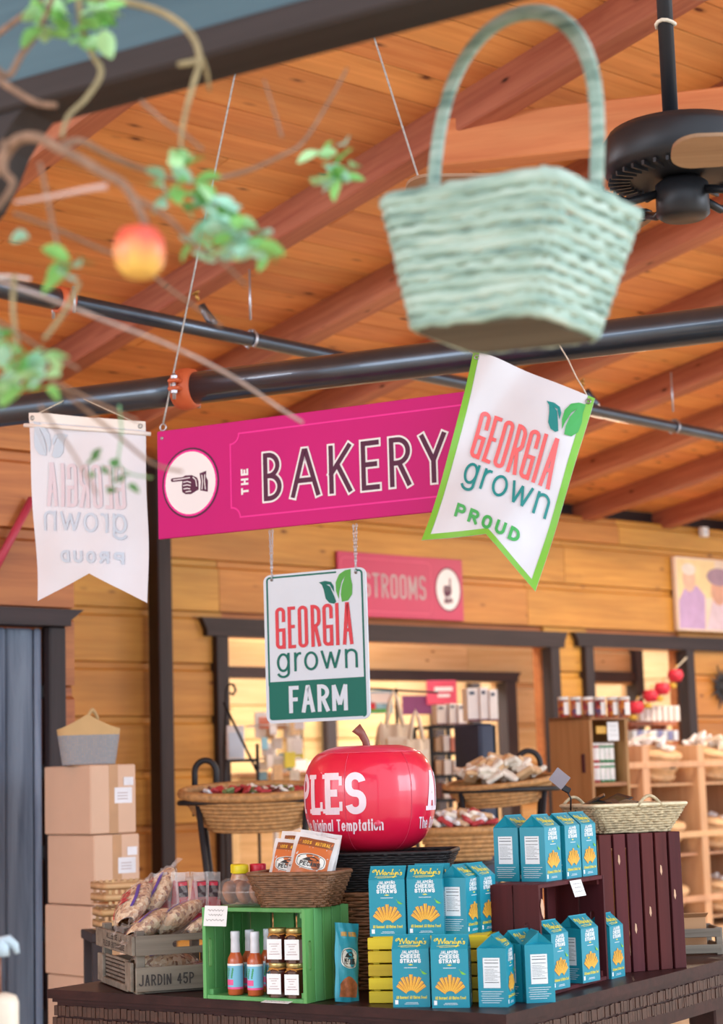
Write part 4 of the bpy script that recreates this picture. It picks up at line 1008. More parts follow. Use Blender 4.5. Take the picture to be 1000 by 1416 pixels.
for q, ph, lb in (
    ((.048, 5.438, TZ), -9, 'teal carton, front facing, in front of the yellow crate at its corner'),
    ((.156, 5.395, TZ), -9, 'teal carton, front facing, beside the yellow crate corner carton on the tabletop'),
    ((.366, 5.362, TZ), 74, 'teal carton turned to its nutrition panel at the table corner'),
    ((.415, 5.47, TZ), 52, 'teal carton half hidden between two turned cartons at table corner'),
    ((.506, 5.448, TZ), 97, 'lone teal carton with square-on nutrition panel at the maroon crate foot'),
    ((-.012, 5.552, z1), -10, 'teal carton, first on top of the yellow crate, beside the wicker hamper'),
    ((.098, 5.538, z1), -10, 'teal carton, second in the row on top of the yellow crate'),
    ((.118, 5.632, z1), -12, 'teal carton standing behind the row on the yellow crate, only its top showing'),
    ((.268, 5.520, z1), 61, 'teal carton turned sideways on top of the yellow crate'),
    ((.312, 5.575, z1), 61, 'teal carton at the end of the yellow crate row beside the maroon crate'),
    ((.442, 5.757, z2), 58, 'teal carton at the outer end of the row on the maroon crate'),
    ((.518, 5.705, z2), 58, 'teal carton second on the maroon crate with nutrition panel in full view'),
    ((.590, 5.815, z2), 58, 'teal carton third in the row on the maroon crate'),
    ((.652, 5.925, z2), 58, 'teal carton on the maroon crate nearest the seagrass basket'),
    ((.516, 5.612, TZ + .013), 56, 'teal carton inside the maroon crate beside its open front edge'),
    ((.622, 5.782, TZ + .013), 54, 'teal carton in the middle of the maroon crate'),
    ((.735, 6.00, TZ), 59, 'teal carton partly hidden behind the maroon crate end panel')):
    carton(q, ph, lb)
def price_card(name, label, q, rz, tilt, w=.07, h=.05, rot=None):
    t = thing(name, label, 'price card', q, rot=Euler((tilt, 0, rz)).to_matrix().to_euler() if rot is None else rot)
    MB().box((0, 0, h / 2), (w, .0008, h)).build('card', M_white, t)
    m = MB(); FB = Matrix.Translation((0, -.0005, 0)) @ FRONT
    for k, (z, l) in enumerate(((.78, .7), (.55, .6), (.3, .8))):
        pts = [(-w * l / 2 + w * l * i / 14, h * z + h * .05 * math.sin(i * 2.3 + k)) for i in range(15)]; ribbon(m, pts, .0011, .0004, M=FB)
    m.build('handwriting', M_bink, t); return t
cq = G(.055, -.006, .27); price_card('price_card', 'handwritten card hung over the green crate mouth', (cq[0], cq[1], cq[2] - .055), gA, R(-9), .088, .06)
cq = G(.285, -.02, .0015); price_card('price_card', 'white card lying at the foot of the green crate', (cq[0], cq[1], cq[2]), gA, R(-82), .10, .045)
cq = mO + np.array([math.cos(mA) * .27 + .012, math.sin(mA) * .27 - .012, .27]); price_card('price_card', 'handwritten card clipped on the maroon crate edge', cq, mA, R(-18), .085, .05)

# ------------------------------------------------------------ inside and on the green crate
M_sauce = plain('hot_sauce', '#B8562A', .3, 0, .15, 12, coat=.6); M_cap = plain('shrink_white', '#DDE2EE', .35); M_lblue = plain('sauce_label', '#7CC4E4', .45, 0, .1); M_lpink = plain('sauce_label_pink', '#E8609A', .5); M_lgrn = plain('parrot_green', '#3E9A66', .5)
def sauce(q, label, rz=0):
    t = thing('hot_sauce_bottle', label, 'bottle', q, rz, 'hot sauce bottles in the green crate')
    MB().lathe([(0, 0), (.0215, 0), (.024, .003), (.024, .098), (.0225, .108), (.0165, .119), (.0125, .128), (.0122, .135), (0, .135)], 24).build('glass_body', M_sauce, t)
    MB().lathe([(.0128, .122), (.0142, .124), (.0136, .15), (.0128, .163), (.0138, .165), (.0138, .184), (.0125, .186), (0, .186)], 24).build('neck_sleeve', M_cap, t)
    def band(r, z0, z1, a0, a1, n=20): return MB().grid(lambda u, v: (r * math.cos(R(a0 + (a1 - a0) * u)), r * math.sin(R(a0 + (a1 - a0) * u)), z0 + (z1 - z0) * v), n, 2)
    lb = band(.0245, .018, .092, -200, 20).build('label', M_lblue, t)
    band(.0247, .018, .024, -200, 20).build('label_edge', M_lpink, lb); band(.0247, .03, .046, -150, -60).build('label_word', M_lpink, lb); band(.0247, .086, .092, -200, 20).build('label_top', M_wink, lb)
    m = MB()
    for a0 in (-128, -104, -72):
        for k in range(4): m.grid(lambda u, v: (.0249 * math.cos(R(a0 + (k - 1.5) * 3 + 10 * u)), .0249 * math.sin(R(a0 + (k - 1.5) * 3 + 10 * u)), .05 + k * .007 + .009 * v), 3, 2)
    m.build('parrot_print', M_lgrn, lb)
for x, y, lb in ((.105, .028, 'hot sauce bottle standing nearest the open mouth in the green crate'), (.115, .085, 'hot sauce bottle in the second row behind the nearest one'), (.178, .030, 'hot sauce bottle beside the jam jars in the front row'), (.150, .13, 'hot sauce bottle deepest in the green crate between the others'), (.205, .085, 'hot sauce bottle half hidden behind the one beside the jars')):
    sauce(G(x, y, .013), lb, gA + random.uniform(-.2, .2))
M_jam = plain('dark_jam', '#4A2018', .15, 0, .2, 10, coat=.8); M_gold = plain('gold_lid', '#C8B478', .3, .7, .1); M_raf = plain('raffia', '#C98A3E', .8, 0, .2, 60)
def jar(q, label, rz):
    t = thing('jam_jar', label, 'jar', q, rz, 'labelled jam jars in the green crate')
    MB().prism([(.0275 * math.cos(R(a + 22.5)) * 1.08, .0275 * math.sin(R(a + 22.5)) * 1.08) for a in range(0, 360, 45)], 0, .076, axis='z').lathe([(.0285, .076), (.024, .083), (.024, .088), (0, .088)], 20).build('glass_body', M_jam, t)
    MB().lathe([(0, .099), (.026, .099), (.0275, .097), (.0275, .086), (.0255, .085)], 28).build('lid', M_gold, t)
    MB().tube([(.0262 * math.cos(R(a)), .0262 * math.sin(R(a)), .082 + .001 * math.sin(a)) for a in range(0, 360, 20)], .0022, 6, closed=True).tube([(-.004, -.0275, .082), (-.014, -.031, .079), (-.02, -.029, .074)], .0014, 5).tube([(.002, -.0275, .082), (.012, -.031, .08), (.018, -.029, .076)], .0014, 5).build('raffia_bow', M_raf, t)
    l = MB().box((0, -.0283, .039), (.046, .001, .058)).build('label', M_wink, t)
    m = MB(); FB = Matrix.Translation((0, -.029, 0)) @ FRONT
    for z, a in ((.054, .016), (.048, .01), (.04, .006), (.032, .013), (.025, .017)): ribbon(m, [(-a, z), (a, z + .0005)], .0014 if z > .03 else .0018, .0003, M=FB)
    m.build('label_print', plain('label_rose', '#A88A90', .6), l)
for i, (x, y, z, lb) in enumerate(((.262, .032, 0, 'jam jar at the bottom beside the sauce bottles in the green crate'), (.325, .034, 0, 'jam jar at the bottom against the slotted end of the green crate'), (.262, .033, .0995, 'jam jar stacked on top beside the sauce bottles'), (.326, .035, .0995, 'jam jar stacked on top against the slotted crate end'),
    (.264, .1, 0, 'jam jar in the dark rear of the green crate, inner one'), (.326, .1, 0, 'jam jar in the dark rear of the green crate, outer one'))):
    jar(G(x, y, .013 + z), lb, gA + random.uniform(-.08, .08) + .2)

# wicker builder: rounded rectangular basket of horizontal strands over stakes
def wicker(parent, hx0, hy0, hx1, hy1, h, rows, sr, mat, r=.03, stake=.022, base=True, rim=.006, amp=1.0, skew=0, split=False):
    m = MB()
    for i in range(rows):
        f = (i + .5) / rows; hx, hy = hx0 + (hx1 - hx0) * f, hy0 + (hy1 - hy0) * f; pts = rrect(hx, hy, min(r, hx * .9, hy * .9), 4); Q = []
        for kk in range(len(pts)):
            a, b2 = pts[kk], pts[(kk + 1) % len(pts)]; ns = max(1, int(math.dist(a, b2) / stake))
            for s in range(ns):
                q = (a[0] + (b2[0] - a[0]) * s / ns, a[1] + (b2[1] - a[1]) * s / ns); l = math.hypot(*q); wv = sr * .8 * amp * (1 if (len(Q) + i) % 2 else -1)
                Q.append((q[0] * (1 + wv / l), q[1] * (1 + wv / l), h * f + random.uniform(-1, 1) * sr * .25))
        m.tube(Q, sr, 5, closed=True)
    m.build('weave', mat, parent, kind='stuff')
    s = MB(); n = 28
    p0 = rrect(hx0, hy0, min(r, hx0 * .9), 6); p1 = rrect(hx1, hy1, min(r, hx1 * .9), 6)
    for k in range(len(p0)): s.tube([(p0[k][0], p0[k][1], 0), (p1[k][0], p1[k][1], h)], sr * .6, 4)
    s.build('stakes', mat, parent, kind='stuff')
    if base: MB().prism(rrect(hx0, hy0, min(r, hx0 * .9), 4), 0, .004, axis='z').build('base', mat, parent)
    if rim:
        rp = rrect(hx1, hy1, min(r, hx1 * .9), 8); MB().tube([(p[0], p[1], h) for p in rp], rim, 8, closed=True).build('rim', mat, parent)
M_wick = plain('wicker_brown', '#7A573E', .5, 0, .35, 50, bmp=.2); M_wickt = plain('wicker_tan', '#B98A58', .6, 0, .3, 40, bmp=.2); M_blackw = plain('wicker_black', '#1E1B1F', .55, 0, .3, 40); M_seag = plain('seagrass', '#B9A98A', .7, 0, .35, 70, bmp=.3); M_wickd = plain('wicker_hamper', '#8A5C3E', .55, 0, .35, 40)
bq = G(.295, .105, .271)
t = thing('wicker_basket', 'brown wicker basket of pecan pouches on top of the green crate', 'basket', bq, R(-20))
wicker(t, .105, .072, .138, .098, .098, 15, .0042, M_wick, .035)
M_film = glassy('cellophane', '#FFFFFF', .1, .82); M_filmh = glassy('pouch_film', '#F4F6FA', .2, .35)
M_por = plain('pouch_orange', '#C86A34', .35, 0, .08, coat=.4); M_pbr = plain('pouch_brown', '#8A4E30', .35, 0, .1, coat=.4); M_pwh = plain('pouch_white', '#E8EAE6', .4); M_pink2 = plain('pouch_ink', '#2E3438', .5); M_nut = plain('pecan', '#A8623E', .5, 0, .4, 60, bmp=.5); M_gold2 = plain('pouch_gold', '#E2A83A', .45)
def pouch(q, rz, tilt, roll, w, h, label, cols, group='pecan pouches in the wicker basket', name='nut_pouch'):
    """flat pillow pouch standing on its bottom edge"""
    t = thing(name, label, 'pouch', q, rot=(Matrix.Rotation(rz, 3, 'Z') @ Matrix.Rotation(tilt, 3, 'X') @ Matrix.Rotation(roll, 3, 'Y')).to_euler(), group=group)
    def S_(u, v, s, th=.5):
        k = max(0, math.sin(math.pi * u)) ** th * max(0, math.sin(math.pi * min(1, max(0, v * 1.06 - .02)))) ** th
        return ((u - .5) * w, s * (.012 * k + .0006) + .002 * math.sin(u * 17 + v * 13), v * h)
    b = MB().grid(lambda u, v: S_(u, v, -1), 13, 15); b.grid(lambda u, v: S_(u, v, 1), 13, 15); bo = b.build('film', M_filmh if cols[3] else cols[0], t)
    def pan(nm, u0, u1, v0, v1, mat, z, parent=None): return MB().grid(lambda a, c: (lambda p: (p[0], p[1] - z, p[2]))(S_(u0 + (u1 - u0) * a, v0 + (v1 - v0) * c, -1)), 11, 9).build(nm, mat, parent or t)
    front = pan('front_print', .1, .9, .05, .93, cols[0], .0008); pan('top_band', .1, .9, .80, .93, cols[1], .0013, front)
    def wp(x, y, z): p = S_(x / w + .5, y / h, -1); return (p[0], p[1] - z, p[2])
    m = MB(); pts = [(0 + .34 * w * math.cos(R(a)), h * .55 + (.13 * h) * math.copysign(abs(math.sin(R(a))) ** .6, math.sin(R(a)))) for a in range(0, 360, 12)]; poly(m, pts, .0022, None, wp); m.build('emblem', M_pwh, front)
    m = MB(); ribbon(m, [(p[0] * .9, h * .55 + (p[1] - h * .55) * .88) for p in pts], .0016, .0028, True, wp); text(m, 'PECANS', 0, h * .47, h * .075, w * .065, .0028, .0028, .2, warp=wp, align='c')
    poly(m, [(-w * .2, h * .56), (-w * .1, h * .61), (w * .06, h * .63), (w * .2, h * .585), (w * .1, h * .565), (0, h * .555)], .0028, None, wp); m.build('emblem_print', M_pink2, front)
    m = MB(); text(m, '100%', -w * .3, h * .825, h * .06, w * .05, .0024, .0022, .25, warp=wp); text(m, 'NATURAL', w * .0, h * .825, h * .06, w * .042, .0022, .0022, .2, warp=wp); m.build('band_print', M_gold2, front)
    if cols[2]:
        n = MB().grid(lambda a, c: (lambda p: (p[0], p[1] - .0022, p[2]))(S_(.14 + .72 * a, .06 + (.16 + .1 * math.sin(math.pi * a)) * c, -1)), 11, 7); n.build('nut_window', cols[2], front)
    return t
bx, by, bz = bq
def Bk(x, y, z): a = R(-20); return (bx + x * math.cos(a) - y * math.sin(a), by + x * math.sin(a) + y * math.cos(a), bz + z)
for (x, y, z, rz, ti, ro, w, h, lb, c) in (
    (-.04, .045, .03, R(-20), R(-14), R(4), .13, .19, 'pecan pouch leaning at the rear of the wicker basket', (M_pbr, M_pbr, M_nut, 1)),
    (-.05, -.008, .03, R(-26), R(-15), R(5), .125, .17, 'orange pecan pouch on the bottle side of the wicker basket', (M_por, M_pbr, M_nut, 1)),
    (.012, .045, .03, R(-10), R(-14), R(10), .13, .19, 'dark pecan pouch leaning behind the orange ones towards the apple', (M_pbr, M_pbr, M_nut, 1)),
    (.018, -.022, .03, R(-14), R(-17), R(12), .14, .185, 'orange pecan pouch in front showing its white emblem', (M_por, M_pbr, M_nut, 1))):
    pouch(Bk(x, y, z), rz, ti, ro, w, h, lb, c)
M_pblue = plain('pouch_teal', '#2E9DB6', .35, 0, .06, coat=.4)
pouch((-.085, 5.60, TZ), R(38), R(-7), R(7), .085, .225, 'tall teal nut pouch standing beside the green crate', (M_pblue, M_pblue, M_nut, 0), group='loose nut pouch')
# clamshell of round cakes
M_cake = plain('praline_brown', '#8A5636', .6, 0, .3, 40, bmp=.4); M_clam = glassy('clear_tray', '#FFFFFF', .05, .9)
q = G(.13, .07, .271)
t = thing('clamshell_tray', 'clear plastic clamshell of brown pralines on the green crate', 'food tray', q, gA + R(14))
for i in range(3):
    for r_ in range(2):
        MB().lathe([(0, -.011), (.028, -.011), (.034, -.006), (.035, 0), (.034, .006), (.028, .011), (.012, .009), (0, .006)], 20, M=Matrix.Translation((-.046 + i * .044, -.035 + r_ * .062, .042)) @ Matrix.Rotation(R(78), 4, 'Y') @ Matrix.Rotation(R(8), 4, 'X')).build('praline', M_cake, t)
def clam(u, v):
    a = 2 * math.pi * u; hx, hy = .082, .07; c, s = math.cos(a), math.sin(a); k = (abs(c) ** 5 + abs(s) ** 5) ** (-.2); rf = (1 - .25 * (2 * v - 1) ** 4) * (1 + .02 * math.cos(a * 12)); return (hx * c * k * rf, hy * s * k * rf, .002 + .082 * v)
MB().grid(clam, 60, 12, closed_u=True).build('shell', M_clam, t)
MB().grid(lambda u, v: (lambda p: (p[0] * v, p[1] * v, .084 + .004 * (1 - v)))(clam(u, 1)), 60, 5, closed_u=True).build('lid', M_clam, t)
MB().tube([(lambda p: (p[0] * 1.03, p[1] * 1.03, .044))(clam(k / 40, .5)) for k in range(40)], .003, 5, closed=True, flat=.4).build('flange', M_clam, t)
# spice bottles with coloured caps standing at the rear of the crate
M_spice = plain('spice_mix', '#B98E72', .3, 0, .2, 60, coat=.5); M_ycap = plain('cap_yellow', '#E6D51E', .4); M_rcap = plain('cap_red', '#C81E3C', .4)
for x, y, mt, lb in ((.015, .165, M_ycap, 'spice bottle with yellow cap, outermost behind the clamshell'), (.045, .135, M_ycap, 'spice bottle with yellow cap, nearer one, behind the clamshell'), (.075, .185, M_rcap, 'spice bottle with red cap beside the two yellow caps'), (.175, .165, M_rcap, 'spice bottle with red cap beside the wicker basket')):
    t = thing('spice_bottle', lb, 'bottle', G(x, y, .271), 0, 'spice bottles on the green crate')
    MB().lathe([(0, 0), (.024, 0), (.026, .004), (.026, .075), (.022, .088), (.0205, .098), (0, .098)], 24).build('jar_body', M_spice, t)
    MB().lathe([(.0245, .092), (.0255, .094), (.0255, .116), (.0235, .119), (0, .119)], 24).build('cap', mt, t)
    MB().lathe([(.0263, .02), (.0263, .07)], 24).build('label', plain('spice_label' + lb[-6:], '#3A3640', .5), t)

# ------------------------------------------------------------ bags in the grey crate
def C(x, y, z): return cO + np.array([x * math.cos(cA) - y * math.sin(cA), x * math.sin(cA) + y * math.cos(cA), z])
_n, _nt, _nb = newmat('nut_mix'); _mp = coords(_nt); _v = _nt.nodes.new('ShaderNodeTexVoronoi'); _v.inputs['Scale'].default_value = 85; _nt.links.new(_mp.outputs[0], _v.inputs['Vector'])
_nt.links.new(ramp(_nt, _v.outputs['Color'], [(.2, srgb('#8E5E3C')), (.45, srgb('#D8B084')), (.75, srgb('#EAD6B4'))]).outputs[0], _nb.inputs['Base Color']); bump(_nt, _nb, _v.outputs['Distance'], .8, .006)
M_nuts = _n; M_bred = plain('bag_red', '#C43048', .4); M_bpur = plain('bag_purple', '#5A4AA0', .4)
def snack_bag(q, rot, L, w, th, label, word, ink2=None):
    """cellophane bag lying along local x: nut filling, clear film with a gathered end, printed panel"""
    t = thing('snack_bag', label, 'snack bag', q, rot=rot, group='cellophane snack bags in the grey crate')
    def body(u, v, k=1.0):
        a = 2 * math.pi * u; s = math.sin(math.pi * min(1, max(0, .06 + .88 * v))) ** .45
        return ((v - .5) * L * .8 * k, w / 2 * math.cos(a) * s * k + .004 * math.sin(9 * v + 4 * u), th / 2 * math.sin(a) * s * k)
    MB().grid(lambda u, v: body(u, v, .95), 20, 14, closed_u=True).build('nut_filling', M_nuts, t)
    f = MB().grid(lambda u, v: tuple(c * 1.03 for c in body(u, v)), 24, 16, closed_u=True)
    for s in (-1, 1):
        f.grid(lambda u, v: (s * (L * .38 + v * L * .17), (u - .5) * w * (.75 - .1 * math.sin(v * 3)) , .006 * math.sin(u * 22 + v * 5) + .004 * math.sin(u * 9)), 24, 6)
    f.build('film', M_film, t)
    m = MB(); m2 = MB()
    def wp(x, y, z): v = min(.98, max(.02, x / (L * .8) + .5)); u = .25 - y / w * .5; p = body(u % 1, v, 1.05); return (p[0], p[1], p[2] + z)
    text(m, word, 0, -w * .05, w * .2, w * .15, w * .04, .001, .2, warp=wp, align='c', seg=.01); ribbon(m, [(-L * .3, w * .25), (L * .3, w * .25)], w * .05, .001, warp=wp, seg=.01)
    m.build('print_red', M_bred, t); ribbon(m2, [(-L * .25, -w * .18), (L * .2, -w * .18)], w * .06, .001, warp=wp, seg=.01); m2.build('print_purple', ink2 or M_bpur, t)
    return t
def rot3(z, y, x=0): return (Matrix.Rotation(z, 3, 'Z') @ Matrix.Rotation(y, 3, 'Y') @ Matrix.Rotation(x, 3, 'X')).to_euler()
for (x, y, z, rz, ry, rx, L, w, th, lb, wd) in (
    (.07, .10, .20, R(40), R(-18), R(-28), .24, .13, .07, 'nut snack bag lying nearest the JARDIN end of the grey crate', 'NUTS'),
    (.17, .13, .215, R(25), R(-22), R(-30), .25, .13, .07, 'nut snack bag lying in the middle of the grey crate', 'NUTS'),
    (.25, .08, .19, R(20), R(-15), R(-30), .2, .12, .06, 'nut snack bag tucked against the green crate', 'NUTS'),
    (.06, .25, .26, R(60), R(-30), R(-30), .26, .14, .07, 'tall nut snack bag leaning on the far pile of the grey crate', 'MIX'),
    (.15, .30, .29, R(50), R(-36), R(-30), .27, .14, .07, 'puffy nut snack bag at the back of the grey crate', 'MIX'),
    (.14, .20, .07, R(15), R(0), R(0), .26, .16, .09, 'nut snack bag at the bottom of the grey crate seen through the gaps', 'MIX'),
    (.24, .08, .05, R(5), R(0), R(0), .22, .1, .06, 'nut snack bag behind the hand hole of the grey crate', 'NUTS')):
    snack_bag(C(x, y, z), rot3(cA + rz, ry, rx), L, w, th, lb, wd)
M_stick = plain('meat_stick_red', '#A82430', .35, 0, .15, 20, coat=.4); M_dark = plain('dark_print', '#3A2A30', .45)
for i, (px, py) in enumerate(((222, 1210), (236, 1208), (250, 1203), (262, 1200), (276, 1197), (288, 1197))):
    q = P(px + 6, 1262, 6.28 - .02 * i)
    t = thing('snack_stick_pack', ['slim red snack stick pack, first by the puffy bags', 'slim red snack stick pack, second from the puffy bags', 'slim snack stick pack with black and red label in mid row', 'slim red snack stick pack, fourth from the puffy bags', 'slim snack stick pack with black label by the yellow caps', 'slim snack stick pack beneath the yellow caps nearest the green crate'][i], 'snack pack', q, R(-4 + 5 * i), 'upright snack stick packs', rot=rot3(R(-10 + 6 * i), R([-8, 5, -4, 7, -3, 4][i]), R(-6)))
    MB().grid(lambda u, v: ((u - .5) * .048, -.006 * math.sin(math.pi * u) * math.sin(math.pi * v) ** .4 + .002 * math.sin(v * 20 + u * 9), v * .13), 9, 14).grid(lambda u, v: ((u - .5) * .048, .006 * math.sin(math.pi * u) * math.sin(math.pi * v) ** .4, v * .13), 9, 14).build('film', M_film, t)
    MB().box((0, 0, .055), (.03, .006, .095), ch=.002).build('stick', M_stick, t)
    if i in (2, 4, 5):
        MB().box((0, -.004, .075), (.03, .002, .05)).build('label', M_dark, t); MB().box((0, -.0055, .092), (.028, .001, .012)).build('label_band', M_bred, t)
t = thing('tray', 'red tray holding the snack stick packs', 'tray', P(255, 1272, 6.3), R(6)); MB().box((0, 0, .002), (.24, .05, .004)).box((0, -.026, .02), (.24, .003, .04)).box((0, .026, .03), (.24, .003, .06)).build('tray_body', M_bred, t)

# ------------------------------------------------------------ hamper, black basket and inflatable apple
ap = P(507, 1172, 6.03); ap[2] = 1.19
t = thing('wicker_hamper', 'tall brown wicker hamper standing under the black basket', 'basket', (.045, 5.985, TZ), R(-8))
wicker(t, .125, .11, .15, .13, .29, 30, .0055, M_wickd, .05, stake=.03)
t = thing('wicker_basket', 'black woven basket under the red inflatable apple', 'basket', (.045, 5.985, TZ + .297), R(-8))
wicker(t, .16, .12, .215, .16, .115, 16, .0046, M_blackw, .03, stake=.02)
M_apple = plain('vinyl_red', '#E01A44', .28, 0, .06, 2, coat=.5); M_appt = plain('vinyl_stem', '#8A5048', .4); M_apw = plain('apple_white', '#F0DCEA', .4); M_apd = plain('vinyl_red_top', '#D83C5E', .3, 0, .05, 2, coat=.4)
AR, AHt = .213, .335
APZ = 1.178
at = thing('inflatable_apple', 'big red inflatable apple printed APPLES sitting in the black basket', 'inflatable', (.0, 5.985, APZ), R(0))
def aprof(v):          # v 0 bottom .. 1 top : (radius, height)
    a = -math.pi / 2 + math.pi * v; c = math.cos(a); s = math.sin(a); r = AR * (abs(c) ** .52) * (1 - .10 * (1 - v) ** 1.5); z = AHt / 2 + AHt / 2 * (abs(s) ** .82) * (1 if s > 0 else -1)
    if v > .93: z -= .035 * ((v - .93) / .07) ** 1.2
    return r, z
def asurf(th, v, off=0):
    r, z = aprof(v); f = 1 + .012 * abs(math.sin(3 * th)) ** .5; pk = .0022 * math.sin(th * 60) * math.exp(-((v - .80) / .035) ** 2)
    return ((r * f + off + pk) * math.cos(th), (r * f + off + pk) * math.sin(th), z + off * .2)
MB().grid(lambda u, v: asurf(2 * math.pi * u, .005 + .80 * v), 120, 40, closed_u=True).build('skin', M_apple, at)
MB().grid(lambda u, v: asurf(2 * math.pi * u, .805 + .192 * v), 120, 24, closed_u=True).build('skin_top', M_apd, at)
MB().tube([asurf(2 * math.pi * k / 72, .805, .001) for k in range(72)], .0018, 5, closed=True).build('seam', M_apd, at)
for th in (-52, 8, 68, 128, 188, 248): MB().tube([asurf(R(th), .1 + .70 * k / 20, .0008) for k in range(21)], .0012, 4).build('seam', M_apd, at)
MB().tube([(.0, 0, AHt - .05), (-.008, 0, AHt + .01), (-.02, 0, AHt + .035), (-.038, 0, AHt + .055)], [.013, .012, .013, .018], 12).build('stem', M_appt, at)
def awarp(th0):
    def wp(x, y, z):
        # find v for height y
        lo, hi = .03, .8
        for _ in range(18):
            m = (lo + hi) / 2
            if aprof(m)[1] < y: lo = m
            else: hi = m
        r = aprof(lo)[0]; return asurf(R(th0) + x / r, lo, .0012 + z)
    return wp
def slab(mb, word, cx, y, h, w, st, wp, right=None):
    """slab-serif capitals"""
    adv = [w * {'I': .6, 'L': .92, 'E': .98}.get(c, 1.0) for c in word]; x = (right - sum(adv) - w * .16 * (len(word) - 1)) if right is not None else cx
    for c, a in zip(word, adv):
        for pts, cl in glyph(c, a - st, h - st * .6):
            ribbon(mb, [(x + st / 2 + p[0], y + st * .3 + p[1]) for p in pts], st, 0, cl, wp, None, .012)
        sf = {'A': [(0, 0), (1, 0)], 'P': [(0, 0), (0, 1)], 'L': [(0, 0), (0, 1)], 'E': [(0, 0), (0, 1)], 'S': []}.get(c, [])
        for sx_, sy_ in sf:
            xc = x + st / 2 + sx_ * (a - st); yc = y + st * .3 + sy_ * (h - st * .6); ribbon(mb, [(xc - st * .95, yc), (xc + st * .95, yc)], st * .62, .0002, False, wp, None, .012)
        if c in 'LE':
            for yv in ((0,) if c == 'L' else (0, 1)): ribbon(mb, [(x + a - st * .25, y + st * .3 + yv * (h - st * .6)), (x + a - st * .25, y + st * .3 + yv * (h - st * .6) + (st * 1.3 if yv == 0 else -st * 1.3))], st * .5, .0002, False, wp, None, .012)
        x += a + w * .16
m = MB(); slab(m, 'APPLES', 0, .127, .118, .064, .0215, awarp(-90), right=-.012); m.build('lettering_apples', M_apw, at)
m = MB(); text(m, 'The Original Temptation', .038, .072, .036, .0135, .0048, 0, .22, warp=awarp(-90), seg=.012, align='r'); m.build('lettering_tagline', M_apw, at)
m = MB(); slab(m, 'APPLES', .208, .127, .118, .064, .0215, awarp(-90)); m.build('lettering_apples', M_apw, at)
m = MB(); text(m, 'The Original Temptation', .165, .072, .036, .0135, .0048, 0, .22, warp=awarp(-90), seg=.012); m.build('lettering_tagline', M_apw, at)
vp = asurf(R(-84), .38, .001); MB().lathe([(.011, 0), (.009, .003), (0, .004)], 14, M=Matrix.Translation(vp) @ Matrix.Rotation(R(90), 4, 'X')).build('valve', M_apd, at)

# ------------------------------------------------------------ seagrass basket with dark packets on the tall crate
def Bg(x, y, z): return bO + np.array([x * math.cos(bA) - y * math.sin(bA), x * math.sin(bA) + y * math.cos(bA), z])
q = Bg(.185, .12, bh_ + .002)
t = thing('seagrass_basket', 'pale seagrass tray basket of dark packets on the tall maroon crate', 'basket', q, bA - R(6))
wicker(t, .125, .085, .172, .122, .088, 11, .0052, M_seag, .02, stake=.019)
MB().tube([(p[0], p[1], .09) for p in rrect(.175, .125, .02, 6)], .006, 6, closed=True).build('rim_binding', plain('rim_cane', '#D6CBAC', .6, 0, .15, 30), t)
for x, y, ax in ((.03, -.126, 0), (-.12, .122, 0)):
    MB().tube([(x - .045 + .09 * k / 10, y, .086 + .032 * math.sin(math.pi * k / 10)) for k in range(11)], .0055, 8).build('handle', M_seag, t)
M_pk = plain('packet_dark', '#2B2A2C', .4, 0, .2, coat=.3); M_pkl = plain('packet_olive', '#4A4632', .45, 0, .3, 30)
for i, (x, y, z, rz, ry, rx) in enumerate(((-.11, .0, .085, 20, -18, 10), (-.06, .03, .09, -15, -10, 14), (-.02, -.02, .088, 8, -14, 6), (.03, .02, .085, 30, -8, 10), (-.09, .06, .1, -30, -26, 6), (.0, .06, .1, 12, -20, 12))):
    a = bA - R(6); w = np.array(q) + np.array([x * math.cos(a) - y * math.sin(a), x * math.sin(a) + y * math.cos(a), z])
    o = thing('spice_packet', ['flat dark packet at the clip end of the seagrass basket', 'flat dark packet lying across the middle of the seagrass basket', 'olive fronted packet near the basket front rim', 'dark packet sloping towards the empty end of the seagrass basket', 'dark packet standing highest by the price clip', 'dark packet behind the front handle of the seagrass basket'][i], 'packet', w, rot=rot3(a + R(rz), R(ry), R(rx)), group='dark packets in the seagrass basket')
    MB().box((0, 0, 0), (.11, .075, .006), ch=.003).build('packet_body', M_pk, o); MB().box((.0, -.002, .0036), (.07, .05, .001)).build('packet_label', M_pkl, o)
q = P(775, 1100, 6.25)
t = thing('price_clip', 'grey card held up on a small black clip beside seagrass basket', 'price card', q)
MB().box((-.0, 0, .055), (.055, .0015, .05), ry=R(40), rz=R(-20)).build('card', plain('card_grey', '#8E8A98', .4), t)
MB().box((.02, .002, .02), (.03, .012, .02), ry=R(30), ch=.003).build('clip', M_iron, t); MB().tube([(.022, .002, .015), (.035, .01, -.01), (.034, .02, -.05)], .003, 6).build('wire', M_iron, t)

